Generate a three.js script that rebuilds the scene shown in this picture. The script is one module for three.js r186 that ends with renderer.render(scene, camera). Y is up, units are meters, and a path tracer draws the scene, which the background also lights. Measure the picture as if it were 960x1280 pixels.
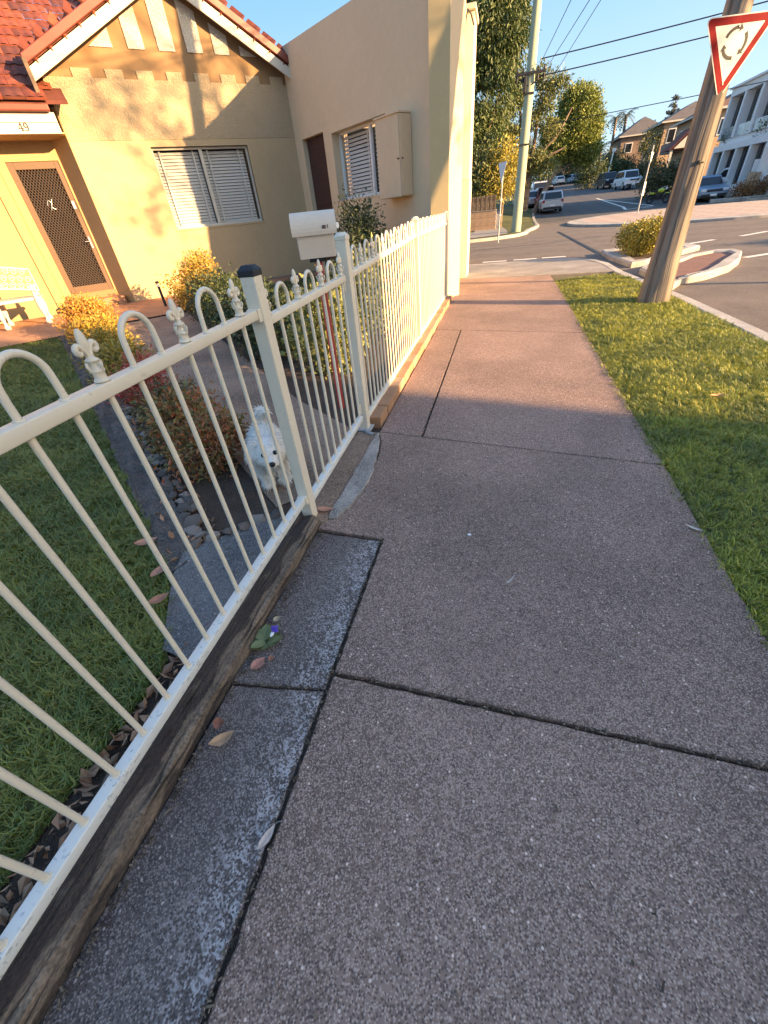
import * as THREE from 'three';
import { mergeGeometries, toCreasedNormals } from 'three/addons/utils/BufferGeometryUtils.js';
import { RoundedBoxGeometry } from 'three/addons/geometries/RoundedBoxGeometry.js';
import { MarchingCubes } from 'three/addons/objects/MarchingCubes.js';
import { FontLoader } from 'three/addons/loaders/FontLoader.js';
import { TextGeometry } from 'three/addons/geometries/TextGeometry.js';

// ---------------------------------------------------------------- camera, sky, sun, exposure
const scene = new THREE.Scene();
const camera = new THREE.PerspectiveCamera(104.85, 3 / 4, 0.05, 2000);
camera.position.set(0, 1.35, 0);
camera.quaternion.setFromRotationMatrix(new THREE.Matrix4().makeBasis(
  new THREE.Vector3(0.967, -0.08674, -0.23956), new THREE.Vector3(-0.0781, 0.79408, -0.60277), new THREE.Vector3(0.24252, 0.60159, 0.7611)));
const renderer = new THREE.WebGLRenderer({ antialias: true });
renderer.setSize(768, 1024);
renderer.toneMapping = THREE.LinearToneMapping;
renderer.toneMappingExposure = 4;
renderer.outputColorSpace = THREE.SRGBColorSpace;
renderer.shadowMap.enabled = true;

const SUN = new THREE.Vector3(0.955, 0.232, 0.216).normalize();
function makeSky() {
  const W = 512, Hh = 256, data = new Float32Array(W * Hh * 4), d = new THREE.Vector3();
  const mix = (a, b, t) => a.map((v, i) => v + (b[i] - v) * t);
  for (let j = 0; j < Hh; j++) for (let i = 0; i < W; i++) {
    const el = ((j + 0.5) / Hh - 0.5) * Math.PI, az = ((i + 0.5) / W - 0.5) * 2 * Math.PI;
    d.set(Math.cos(el) * Math.cos(az), Math.sin(el), Math.cos(el) * Math.sin(az));
    const y = Math.max(0, d.y);
    let c = mix([0.205, 0.27, 0.295], [0.078, 0.167, 0.285], Math.min(1, y / 0.3));
    c = mix(c, [0.064, 0.13, 0.25], Math.min(1, Math.max(0, (y - 0.3) / 0.6)));
    const s = Math.max(0, 0.5 + 0.5 * d.dot(SUN)), low = Math.exp(-y / 0.45);       // the sky brightens and warms towards the low sun
    const wide = Math.pow(s, 3) * 0.14 * low, near = Math.pow(s, 40) * 1.6;
    c = [c[0] + wide * 1.15 + near * 1.3, c[1] + wide * 0.85 + near, c[2] + wide * 0.58 + near * 0.55];
    if (d.y < 0) c = mix(c, [0.12, 0.09, 0.065], Math.min(1, -d.y / 0.04));
    const o = (j * W + i) * 4;
    data[o] = c[0]; data[o + 1] = c[1]; data[o + 2] = c[2]; data[o + 3] = 1;
  }
  const t = new THREE.DataTexture(data, W, Hh, THREE.RGBAFormat, THREE.FloatType);
  t.mapping = THREE.EquirectangularReflectionMapping;
  t.magFilter = t.minFilter = THREE.LinearFilter;
  t.needsUpdate = true;
  return t;
}
const skyTex = makeSky();
scene.background = skyTex;
scene.environment = skyTex;

const sun = new THREE.DirectionalLight(new THREE.Color().setRGB(1, 0.64, 0.31), 5);
sun.position.copy(SUN).multiplyScalar(60);
sun.castShadow = true;
sun.shadow.mapSize.set(4096, 4096);
Object.assign(sun.shadow.camera, { left: -60, right: 60, top: 60, bottom: -60, near: 1, far: 200 });
scene.add(sun, sun.target);

// ---------------------------------------------------------------- helpers
function rng(s) { return () => { s |= 0; s = (s + 0x6d2b79f5) | 0; let t = Math.imul(s ^ (s >>> 15), 1 | s); t = (t + Math.imul(t ^ (t >>> 7), 61 | t)) ^ t; return ((t ^ (t >>> 14)) >>> 0) / 4294967296; }; }
const V = (x, y, z) => new THREE.Vector3(x, y, z);
const clamp = (v, a = 0, b = 1) => Math.min(b, Math.max(a, v));
const lerp = (a, b, t) => a + (b - a) * t;
const sstep = (a, b, v) => { const t = clamp((v - a) / (b - a)); return t * t * (3 - 2 * t); };
const L = (r, g, b) => new THREE.Color().setRGB(r, g, b);
const used = {};
function numbered(n) { const k = used[n] = (used[n] ?? -1) + 1; return k ? n + '_' + String(k).padStart(3, '0') : n; }
function tag(o, label, category, group, kind) { if (label) o.userData.label = label; if (category) o.userData.category = category; if (group) o.userData.group = group; if (kind) o.userData.kind = kind; return o; }
function shade(m) { m.castShadow = m.receiveShadow = true; return m; }
function prep(g) { g = g.index ? g.toNonIndexed() : g; for (const k of Object.keys(g.attributes)) if (!['position', 'normal', 'uv', 'color'].includes(k)) g.deleteAttribute(k); if (!g.attributes.normal) g.computeVertexNormals(); if (!g.attributes.uv) g.setAttribute('uv', new THREE.BufferAttribute(new Float32Array(g.attributes.position.count * 2), 2)); return g; }
function join(list) { if (!Array.isArray(list)) return list; list = list.map(prep); if (list.some((g) => g.attributes.color)) for (const g of list) if (!g.attributes.color) g.setAttribute('color', new THREE.BufferAttribute(new Float32Array(g.attributes.position.count * 3).fill(1), 3)); return list.length === 1 ? list[0] : mergeGeometries(list); }
function part(name, geos, mat, parent) { const m = shade(new THREE.Mesh(join(geos), mat)); m.name = parent ? name : numbered(name); (parent ?? scene).add(m); return m; }
function thing(name, label, category, pos = [0, 0, 0], turn = 0, group) { const o = new THREE.Group(); o.name = numbered(name); o.position.set(...pos); o.rotation.y = turn; scene.add(o); return tag(o, label, category, group); }
function single(name, geos, mat, label, category, group) { return tag(part(name, geos, mat), label, category, group); }
function struct(name, geos, mat, label) { return tag(part(name, geos, mat), label, null, null, 'structure'); }
function copy(root, pos, turn, label, name) { const r = root.clone(); r.name = numbered(name ?? root.name.replace(/_\d{3}$/, '')); r.userData = { ...root.userData }; if (label) r.userData.label = label; r.position.set(...pos); r.rotation.y = turn; scene.add(r); return r; }
// uv in metres from the dominant direction of each face
function uvm(g, k = 1) {
  g = prep(g); const p = g.attributes.position, uv = new Float32Array(p.count * 2), a = V(), b = V(), c = V(), n = V();
  for (let i = 0; i < p.count; i += 3) {
    a.fromBufferAttribute(p, i); b.fromBufferAttribute(p, i + 1); c.fromBufferAttribute(p, i + 2);
    n.subVectors(b, a).cross(c.clone().sub(a)); const ax = Math.abs(n.x), ay = Math.abs(n.y), az = Math.abs(n.z);
    [a, b, c].forEach((q, j) => { const [u, v] = ay >= ax && ay >= az ? [q.x, q.z] : ax > az ? [q.z, q.y] : [q.x, q.y]; uv[(i + j) * 2] = u * k; uv[(i + j) * 2 + 1] = v * k; });
  }
  g.setAttribute('uv', new THREE.BufferAttribute(uv, 2)); return g;
}
// box from min to max corner; r rounds its edges
function bx(x0, x1, y0, y1, z0, z1, r = 0, k = 1) {
  const w = x1 - x0, h = y1 - y0, d = z1 - z0;
  const g = r ? new RoundedBoxGeometry(w, h, d, 2, Math.min(r, w / 2.01, h / 2.01, d / 2.01)) : new THREE.BoxGeometry(w, h, d);
  return uvm(g.translate((x0 + x1) / 2, (y0 + y1) / 2, (z0 + z1) / 2), k);
}
function rod(a, b, r0, r1 = r0, seg = 10) {
  const A = V(...a), B = V(...b), d = B.clone().sub(A), len = d.length();
  const g = new THREE.CylinderGeometry(r1, r0, len, seg, 1);
  g.translate(0, len / 2, 0); g.applyQuaternion(new THREE.Quaternion().setFromUnitVectors(V(0, 1, 0), d.normalize())); g.translate(...a);
  return prep(g);
}
function tube(pts, r, seg = 20, rad = 8) { return prep(new THREE.TubeGeometry(new THREE.CatmullRomCurve3(pts.map((p) => V(...p))), seg, r, rad)); }
function shp(pts) { const s = new THREE.Shape(); pts.forEach(([x, y], i) => (i ? s.lineTo(x, y) : s.moveTo(x, y))); s.closePath(); return s; }
function hole(s, x0, x1, y0, y1) { const h = new THREE.Path(); h.moveTo(x0, y0); h.lineTo(x0, y1); h.lineTo(x1, y1); h.lineTo(x1, y0); h.closePath(); s.holes.push(h); return s; }
function ext(s, depth, z0 = 0, bevel = 0) {
  const g = new THREE.ExtrudeGeometry(s, { depth: depth - 2 * bevel, bevelEnabled: bevel > 0, bevelSize: bevel, bevelThickness: bevel, bevelOffset: -bevel, bevelSegments: 1, curveSegments: 12 });
  return prep(g.translate(0, 0, z0 + bevel));
}
// horizontal slab from a plan outline [x, z]; top at y
function slab(pts, y, thick, bevel = 0) {
  const g = ext(shp(pts.map(([x, z]) => [x, -z])), thick, 0, bevel); g.rotateX(-Math.PI / 2); g.translate(0, y - thick, 0); return uvm(g);
}
// thin sheet over a plan outline, split finely and draped on fy
function drape(pts, fy, maxEdge = 0.5) {
  const tri = THREE.ShapeUtils.triangulateShape(pts.map(([x, z]) => new THREE.Vector2(x, z)), []);
  const out = []; const stack = tri.map((t) => t.map((i) => pts[i]));
  while (stack.length) {
    const t = stack.pop(); let best = -1, bi = 0;
    for (let i = 0; i < 3; i++) { const p = t[i], q = t[(i + 1) % 3], l = Math.hypot(p[0] - q[0], p[1] - q[1]); if (l > best) { best = l; bi = i; } }
    if (best <= maxEdge || out.length > 60000) { out.push(t); continue; }
    const p = t[bi], q = t[(bi + 1) % 3], r = t[(bi + 2) % 3], m = [(p[0] + q[0]) / 2, (p[1] + q[1]) / 2];
    stack.push([p, m, r], [m, q, r]);
  }
  const pos = [], uv = [];
  for (let [a, b, c] of out) {
    if ((b[0] - a[0]) * (c[1] - a[1]) - (b[1] - a[1]) * (c[0] - a[0]) > 0) [b, c] = [c, b];
    for (const p of [a, b, c]) { pos.push(p[0], fy(p[0], p[1]), p[1]); uv.push(p[0], p[1]); }
  }
  const g = new THREE.BufferGeometry();
  g.setAttribute('position', new THREE.Float32BufferAttribute(pos, 3)); g.setAttribute('uv', new THREE.Float32BufferAttribute(uv, 2)); g.computeVertexNormals();
  return g;
}
const inPoly = (pts, x, z) => { let c = false; for (let i = 0, j = pts.length - 1; i < pts.length; j = i++) { const [xi, zi] = pts[i], [xj, zj] = pts[j]; if ((zi > z) !== (zj > z) && x < ((xj - xi) * (z - zi)) / (zj - zi) + xi) c = !c; } return c; };

// the shapes of the ground
const HO = V(-7.66, 0, -7.99), HX = [0.682, -0.731], HZ = [0.731, 0.682];          // the house's corner and its two directions in plan
const hw = (u, w) => [HO.x + u * HX[0] + w * HZ[0], HO.z + u * HX[1] + w * HZ[1]];   // house plan to world
const hl = (x, z) => [(x - HO.x) * HX[0] + (z - HO.z) * HX[1], (x - HO.x) * HZ[0] + (z - HO.z) * HZ[1]];
const gardenY = (x, z) => { const w = hl(x, z)[1]; return 0.27 * clamp(1 - w / 8.8); };
const hillY = (z) => { const d = Math.max(0, -34 - z); return d < 12 ? 0.0018 * d * d : 0.259 + (Math.min(d, 150) - 12) * 0.041 + Math.max(0, d - 150) * 0.01; };
const roadL = (z) => (z > -24 ? 1.9 : 1.9 + 0.0009 * Math.pow(-24 - z, 2));
const roadR = (z) => roadL(z) + 12.6 - 0.6 * clamp((-24 - z) / 60);

// ---------------------------------------------------------------- textures
const hash2 = (x, y, s) => { let h = Math.imul(x, 374761393) ^ Math.imul(y, 668265263) ^ Math.imul(s, 1274126177); h = Math.imul(h ^ (h >>> 13), 1274126177); return ((h ^ (h >>> 16)) >>> 0) / 4294967296; };
const lattices = new Map();
function lattice(n, s) { const k = n * 4096 + s; let t = lattices.get(k); if (!t) { t = new Float32Array(n * n); for (let y = 0; y < n; y++) for (let x = 0; x < n; x++) t[y * n + x] = hash2(x, y, s); lattices.set(k, t); } return t; }
function vnoise(x, y, per, s) { const T = lattice(per, s), xi = Math.floor(x), yi = Math.floor(y), fx = x - xi, fy = y - yi, u = fx * fx * (3 - 2 * fx), v = fy * fy * (3 - 2 * fy), x0 = ((xi % per) + per) % per, x1 = x0 + 1 === per ? 0 : x0 + 1, y0 = (((yi % per) + per) % per), y1 = y0 + 1 === per ? 0 : y0 + 1, a = T[y0 * per + x0], b = T[y0 * per + x1], c = T[y1 * per + x0], d = T[y1 * per + x1]; return a + (b - a) * u + (c - a + (a - b - c + d) * u) * v; }
function fbm(u, v, per, oct, s) { let a = 0.5, t = 0, n = 0; for (let o = 0; o < oct; o++) { t += a * vnoise(u * per, v * per, per, s + o); n += a; a *= 0.5; per *= 2; } return t / n; }
const cellOut = [0, 0];
function cells(u, v, n, s) {
  const X = lattice(n, s), Y = lattice(n, s + 7), I = lattice(n, s + 13), x = u * n, y = v * n, xi = Math.floor(x), yi = Math.floor(y); let d1 = 9, best = 0;
  for (let j = -1; j < 2; j++) { const cy = (yi + j + n) % n; for (let i = -1; i < 2; i++) { const k = cy * n + ((xi + i + n) % n), px = xi + i + X[k] - x, py = yi + j + Y[k] - y, d = px * px + py * py; if (d < d1) { d1 = d; best = k; } } }
  return [Math.sqrt(d1), I[best]];
}
// f(u, v) returns linear [r, g, b, height]; gives a colour map and a bump map
function maps(size, f, metres) {
  const col = new Uint8Array(size * size * 4), bmp = new Uint8Array(size * size * 4), enc = (x) => Math.round(255 * clamp(x <= 0.0031308 ? 12.92 * x : 1.055 * Math.pow(x, 1 / 2.4) - 0.055));
  for (let j = 0; j < size; j++) for (let i = 0; i < size; i++) { const c = f((i + 0.5) / size, (j + 0.5) / size), o = (j * size + i) * 4; col[o] = enc(c[0]); col[o + 1] = enc(c[1]); col[o + 2] = enc(c[2]); bmp[o] = bmp[o + 1] = bmp[o + 2] = Math.round(255 * clamp(c[3] ?? 0.5)); col[o + 3] = bmp[o + 3] = 255; }
  const mk = (d, srgb) => { const t = new THREE.DataTexture(d, size, size, THREE.RGBAFormat); t.wrapS = t.wrapT = THREE.RepeatWrapping; t.magFilter = THREE.LinearFilter; t.minFilter = THREE.LinearMipmapLinearFilter; t.generateMipmaps = true; if (srgb) t.colorSpace = THREE.SRGBColorSpace; t.repeat.set(1 / metres[0], 1 / metres[1]); t.needsUpdate = true; return t; };
  return { map: mk(col, true), bumpMap: mk(bmp, false) };
}
const std = (o) => new THREE.MeshStandardMaterial({ roughness: 0.85, metalness: 0, ...o });
const mulc = (c, k) => c.map((v) => v * k);
const mixc = (a, b, t) => a.map((v, i) => lerp(v, b[i], t));

// exposed aggregate concrete of the footpath
function concrete(size, metres, base, light, dark, seed, wear) {
  const n = Math.round(metres / 0.0048), n2 = Math.round(metres / 0.012);
  return maps(size, (u, v) => {
    const [d, id] = cells(u, v, n, seed), [d2, id2] = cells(u, v, n2, seed + 50);
    const macro = fbm(u, v, 3, 5, seed + 90), fine = fbm(u, v, Math.round(metres * 60), 2, seed + 120);
    let c = mulc(base, 0.72 + 0.95 * (macro - 0.5) + 0.5 * fine), h = 0.45 + 0.2 * (fine - 0.5);
    const m = 1 - sstep(0.35, 0.55, d);
    if (id > 0.62) c = mixc(c, mulc(light, 0.5 + 0.6 * id), m * 0.72), h += 0.25 * m; else if (id < 0.3) c = mixc(c, dark, m * 0.65), h -= 0.3 * m;
    if (id2 > 0.982) { const m2 = 1 - sstep(0.22, 0.34, d2); c = mixc(c, mulc(light, 1.5), m2 * 0.9); h += 0.15 * m2; }
    const stain = sstep(0.56, 0.72, fbm(u, v, 5, 4, seed + 200)); c = mulc(c, 1 - 0.13 * stain);
    if (wear) { const w = wear(u, v, fine, id); c = mixc(c, w.slice(0, 3), w[3]); }
    return [...c, h];
  }, [metres, metres]);
}
const M = {};
M.path = std({ ...concrete(2048, 2.4, [0.265, 0.172, 0.13], [0.56, 0.415, 0.33], [0.052, 0.034, 0.028], 11), bumpScale: 0.003, roughness: 0.9 });
// the narrow strip beside it, worn pale and bluish towards its outer edge in a broken band
M.strip = std({ ...concrete(1024, 0.9, [0.125, 0.125, 0.13], [0.32, 0.33, 0.35], [0.03, 0.03, 0.033], 31), bumpScale: 0.003, roughness: 0.9 });
M.stripWorn = std({ ...concrete(1024, 0.9, [0.27, 0.29, 0.31], [0.42, 0.45, 0.48], [0.06, 0.06, 0.07], 37), bumpScale: 0.003, roughness: 0.9 });
M.concrete = std({ ...concrete(512, 1.5, [0.3, 0.27, 0.24], [0.42, 0.38, 0.33], [0.16, 0.14, 0.12], 41), bumpScale: 0.0015 });
M.kerb = std({ ...concrete(512, 1.1, [0.4, 0.37, 0.33], [0.52, 0.48, 0.43], [0.2, 0.18, 0.16], 43), bumpScale: 0.002 });
M.gravelPath = std({ ...concrete(1024, 1.2, [0.27, 0.18, 0.125], [0.46, 0.34, 0.25], [0.09, 0.058, 0.045], 47), bumpScale: 0.004, roughness: 0.95 });
M.slate = std({ ...concrete(512, 0.9, [0.15, 0.14, 0.135], [0.3, 0.28, 0.27], [0.05, 0.046, 0.044], 53), bumpScale: 0.006 });
M.mortar = std({ ...concrete(512, 0.6, [0.32, 0.28, 0.245], [0.5, 0.46, 0.41], [0.13, 0.11, 0.095], 59), bumpScale: 0.004 });
M.asphalt = std({ ...concrete(1024, 2, [0.15, 0.118, 0.095], [0.27, 0.22, 0.18], [0.04, 0.035, 0.032], 61), bumpScale: 0.003, roughness: 0.88 });
M.asphaltDark = std({ ...concrete(512, 1.4, [0.075, 0.068, 0.066], [0.14, 0.13, 0.12], [0.03, 0.027, 0.026], 67), bumpScale: 0.003 });
M.paver = std({ ...concrete(512, 1.2, [0.46, 0.34, 0.265], [0.54, 0.42, 0.34], [0.3, 0.2, 0.155], 71), bumpScale: 0.002 });
M.terracottaPaving = std({ ...concrete(512, 1.2, [0.4, 0.2, 0.11], [0.48, 0.27, 0.16], [0.27, 0.12, 0.07], 73), bumpScale: 0.002 });
M.soil = std({ ...maps(512, (u, v) => { const a = fbm(u, v, 6, 6, 5), [d, id] = cells(u, v, 70, 9), m = 1 - sstep(0.3, 0.5, d); let c = mulc([0.075, 0.05, 0.036], 0.5 + a); if (id > 0.7) c = mixc(c, [0.16, 0.1, 0.065], m * 0.8); return [...c, a * 0.6 + 0.4 * m * id]; }, [0.7, 0.7]), bumpScale: 0.02, roughness: 1 });
M.dirt = std({ ...maps(512, (u, v) => { const a = fbm(u, v, 5, 6, 15); return [...mulc([0.1, 0.085, 0.05], 0.6 + 0.8 * a), a]; }, [1.5, 1.5]), bumpScale: 0.02, roughness: 1 });
M.turfBase = std({ ...maps(512, (u, v) => { const a = fbm(u, v, 12, 5, 25), b = fbm(u, v, 60, 2, 28); return [...mixc([0.05, 0.06, 0.015], [0.15, 0.14, 0.045], a * b * 2), b]; }, [1, 1]), bumpScale: 0.015, roughness: 1 });
M.farGrass = std({ ...maps(512, (u, v) => { const a = fbm(u, v, 8, 6, 35), b = fbm(u, v, 90, 2, 38); return [...mixc([0.05, 0.065, 0.018], [0.12, 0.12, 0.035], a), b]; }, [4, 4]), bumpScale: 0.03, roughness: 1 });
function woodMaps(seed, a, b, crack, metres, rot) {
  return maps(512, (u, v) => {
    const warp = fbm(u, v, 4, 3, seed) * 0.05, g = fbm(u + warp, v * 0.999, 1, 1, seed) * 0 + (() => { let t = 0; for (const [fx, fy, w, s] of [[40, 3, 0.5, 1], [110, 5, 0.3, 2], [18, 2, 0.4, 3]]) { const x = (u + warp) * fx, y = v * fy, xi = Math.floor(x), yi = Math.floor(y), f = x - xi, q = y - yi, sm = f * f * (3 - 2 * f), sq = q * q * (3 - 2 * q), m = (k, n) => ((k % n) + n) % n; t += w * lerp(lerp(hash2(m(xi, fx), m(yi, fy), seed + s), hash2(m(xi + 1, fx), m(yi, fy), seed + s), sm), lerp(hash2(m(xi, fx), m(yi + 1, fy), seed + s), hash2(m(xi + 1, fx), m(yi + 1, fy), seed + s), sm), sq); } return t / 1.2; })();
    const k = sstep(crack, crack - 0.08, g), macro = fbm(u, v, rot ? 5 : 4, 5, seed + 60), grit = rot ? fbm(u, v, 90, 2, seed + 80) : 0.5; let c = mixc(a, b, clamp(g * 1.5 - 0.35 + (macro - 0.5) * 0.9)); c = mulc(c, 1 - 0.65 * k); if (rot) { c = mixc(c, [0.03, 0.019, 0.016], sstep(0.5, 0.62, fbm(u, v, 3, 5, seed + 70)) * 0.8); c = mulc(c, 0.55 + 0.9 * grit); }
    return [...c, g * 0.7 + 0.3 * (1 - k) + (grit - 0.5) * 0.4];
  }, metres);
}
M.sleeper = std({ ...woodMaps(3, [0.095, 0.07, 0.055], [0.3, 0.22, 0.15], 0.36, [0.26, 0.55], true), bumpScale: 0.016, roughness: 0.92 });
M.poleWood = std({ ...woodMaps(8, [0.1, 0.08, 0.064], [0.27, 0.225, 0.175], 0.22, [0.9, 2.2]), bumpScale: 0.02, roughness: 0.9 });
M.greenPole = std({ ...woodMaps(12, [0.26, 0.31, 0.22], [0.42, 0.46, 0.32], 0.22, [0.9, 2.5]), bumpScale: 0.006, roughness: 0.85 });
M.bark = std({ ...woodMaps(17, [0.11, 0.075, 0.05], [0.32, 0.23, 0.16], 0.3, [0.8, 1.2]), bumpScale: 0.03, roughness: 0.95 });
function plaster(seed, col, var_, metres, bump, rough) { const q = maps(rough || metres > 1.5 ? 512 : 256, (u, v) => { const a = fbm(u, v, 4, 5, seed), b = fbm(u, v, 40, 3, seed + 9); const k = rough ? sstep(0.35, 0.7, fbm(u, v, 70, 3, seed + 20)) : b; return [...mulc(col, 1 + var_ * (a - 0.5) + 0.08 * (b - 0.5)), k]; }, [metres, metres]); if (bump < 0.003 || seed >= 190) delete q.bumpMap; return std({ ...q, ...(q.bumpMap ? { bumpScale: bump } : {}), roughness: 0.9 }); }
M.wallSmooth = plaster(101, [0.48, 0.35, 0.2], 0.14, 2.2, 0.0012);
M.wallRough = plaster(105, [0.49, 0.37, 0.23], 0.12, 1.0, 0.009, true);
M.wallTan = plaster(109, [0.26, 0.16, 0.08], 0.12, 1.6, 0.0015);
M.wallPale = plaster(113, [0.66, 0.58, 0.48], 0.1, 1.0, 0.01, true);
M.wallCorner = plaster(117, [0.7, 0.53, 0.34], 0.1, 2.4, 0.001);
M.wallStreet = plaster(121, [0.5, 0.4, 0.22], 0.14, 1.6, 0.001);
M.pale = plaster(240, [0.6, 0.53, 0.43], 0.12, 2, 0.001);
M.plinth = plaster(125, [0.26, 0.2, 0.15], 0.2, 1.2, 0.002);
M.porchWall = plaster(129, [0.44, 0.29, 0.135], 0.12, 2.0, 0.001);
M.whitewall = plaster(133, [0.85, 0.85, 0.84], 0.1, 3, 0.001);
M.redTile = [0, 1, 2, 3].map((i) => std({ ...maps(128, (u, v) => { const a = fbm(u, v, 4, 4, 140 + i), b = fbm(u, v, 20, 2, 150 + i); return [...mulc([[0.2, 0.043, 0.02], [0.16, 0.036, 0.018], [0.23, 0.058, 0.026], [0.12, 0.032, 0.02]][i], 0.6 + 0.75 * a), b]; }, [0.5, 0.5]), bumpMap: null, roughness: 0.85 }));
M.fence = std({ ...maps(512, (u, v) => { const a = fbm(u, v, 6, 4, 160), b = fbm(u, v, 50, 3, 163); const d = sstep(0.66, 0.78, b) * sstep(0.55, 0.7, a); return [...mixc(mulc([0.74, 0.645, 0.5], 0.95 + 0.1 * a), [0.42, 0.35, 0.26], d * 0.35), b * 0.5]; }, [0.6, 0.6]), bumpScale: 0.0006, roughness: 0.42 });
M.fenceFlaked = std({ ...maps(512, (u, v) => { const a = fbm(u, v, 5, 4, 170), b = fbm(u, v, 36, 4, 173); const d = sstep(0.62, 0.7, b) * sstep(0.5, 0.64, a); return [...mixc([0.7, 0.68, 0.62], [0.3, 0.31, 0.31], d * 0.6), 0.6 - 0.4 * d]; }, [0.35, 0.35]), bumpScale: 0.0008, roughness: 0.45 });
M.blackPlastic = std({ color: L(0.012, 0.012, 0.014), roughness: 0.6 });
M.cream = plaster(175, [0.66, 0.54, 0.42], 0.12, 0.5, 0.0006); M.cream.roughness = 0.5;
M.redPaint = plaster(177, [0.5, 0.065, 0.05], 0.3, 0.4, 0.0006); M.redPaint.roughness = 0.5;
M.whiteTrim = plaster(179, [0.58, 0.53, 0.44], 0.16, 0.8, 0.0006); M.whiteTrim.roughness = 0.6;
M.gutter = plaster(181, [0.19, 0.04, 0.024], 0.2, 0.8, 0.0006); M.gutter.roughness = 0.5;
M.white = std({ color: L(0.78, 0.78, 0.76), roughness: 0.5 });
M.blind = std({ color: L(0.6, 0.58, 0.54), roughness: 0.55 });
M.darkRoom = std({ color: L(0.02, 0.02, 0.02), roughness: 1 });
M.brownFrame = std({ color: L(0.12, 0.07, 0.04), roughness: 0.5 });
M.mesh = std({ color: L(0.035, 0.019, 0.013), roughness: 0.55 });
M.darkDoor = std({ color: L(0.06, 0.025, 0.022), roughness: 0.6 });
M.metal = std({ color: L(0.55, 0.56, 0.58), roughness: 0.35, metalness: 0.9 });
M.grey = std({ color: L(0.35, 0.36, 0.37), roughness: 0.6 });
M.black = std({ color: L(0.02, 0.02, 0.022), roughness: 0.6 });
M.glass = new THREE.MeshPhysicalMaterial({ color: 0xffffff, transmission: 1, thickness: 0, roughness: 0.02, ior: 1.5 });
M.darkGlass = std({ color: L(0.015, 0.018, 0.022), roughness: 0.08 });
M.paintLine = plaster(185, [0.7, 0.67, 0.6], 0.3, 0.8, 0.002);
M.brick = [0, 1, 2, 3].map((i) => plaster(190 + i, [[0.42, 0.24, 0.13], [0.36, 0.19, 0.1], [0.48, 0.3, 0.17], [0.4, 0.26, 0.16]][i], 0.5, 0.4, 0.004));
M.stone = [0, 1, 2].map((i) => plaster(195 + i, [[0.13, 0.1, 0.08], [0.2, 0.165, 0.14], [0.09, 0.075, 0.065]][i], 0.7, 0.25, 0.006));
const leafMat = (t = 0.3) => new THREE.MeshPhysicalMaterial({ color: 0xffffff, vertexColors: true, roughness: 0.6, transmission: t, thickness: 0, side: THREE.DoubleSide });
M.leaf = leafMat(0.3);
M.leafTree = leafMat(0.3);
M.dry = std({ color: 0xffffff, vertexColors: true, roughness: 0.7, side: THREE.DoubleSide });
// ---------------------------------------------------------------- the setting
{ // terrain far and wide, under everything
  const g = new THREE.PlaneGeometry(900, 760, 60, 150); g.rotateX(-Math.PI / 2); g.translate(0, 0, -300);
  const p = g.attributes.position; for (let i = 0; i < p.count; i++) p.setY(i, hillY(p.getZ(i)) - 0.32);
  g.computeVertexNormals(); struct('ground', uvm(g), M.farGrass);
}
const RY = -0.1;                                                        // road level
struct('road', [drape([[-70, 40], [70, 40], [70, -36], [-70, -36]], () => RY, 12)], M.asphalt);
{ // the street that climbs away from the roundabout
  const pos = [], uv = [], idx = []; let n = 0;
  for (let z = -35.5; z >= -190; z -= 2) { const y = hillY(z) + RY + 0.004; for (const x of [roadL(z) - 0.2, (roadL(z) + roadR(z)) / 2, roadR(z) + 0.2]) { pos.push(x, y, z); uv.push(x, z); } if (n) for (const k of [0, 1]) { const a = (n - 1) * 3 + k, b = n * 3 + k; idx.push(a, a + 1, b, a + 1, b + 1, b); } n++; }
  const g = new THREE.BufferGeometry(); g.setAttribute('position', new THREE.Float32BufferAttribute(pos, 3)); g.setAttribute('uv', new THREE.Float32BufferAttribute(uv, 2)); g.setIndex(idx); g.computeVertexNormals();
  struct('street_road', g, M.asphaltDark);
}
// kerb ribbons: a raised concrete edge along a polyline
function ribbon(pts, width, fy, h, r = 0) {
  const gs = [], off = pts.map((p, i) => { const a = pts[Math.max(0, i - 1)], b = pts[Math.min(pts.length - 1, i + 1)], dx = b[0] - a[0], dz = b[1] - a[1], l = Math.hypot(dx, dz); return [p[0] - (dz / l) * width, p[1] + (dx / l) * width]; });
  for (let i = 0; i + 1 < pts.length; i++) { const q = [pts[i], pts[i + 1], off[i + 1], off[i]]; const g = slab(q, 0, h, r); g.translate(0, fy((pts[i][1] + pts[i + 1][1]) / 2), 0); gs.push(g); }
  return gs;
}
const KERB = [[2.78, 30], [2.78, -4], [2.76, -5.4], [2.66, -7.2], [2.5, -8.9], [2.38, -10.2], [2.36, -11.6], [2.2, -12.4], [1.8, -12.95], [1, -13.2], [-40, -13.2]];
struct('kerb', ribbon(KERB, -0.16, () => 0.004, 0.2, 0.012), M.kerb);
const inner = (pts, d) => pts.map(([x, z]) => [x - d, z + d]);
struct('street_block', [slab([[-40, 30], [2.63, 30], [2.63, -4], [2.5, -7.2], [2.3, -9.6], [2.2, -11.6], [2.0, -12.3], [1.6, -12.8], [0.9, -13.05], [-40, -13.05]], -0.03, 0.2)], M.dirt);
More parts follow.
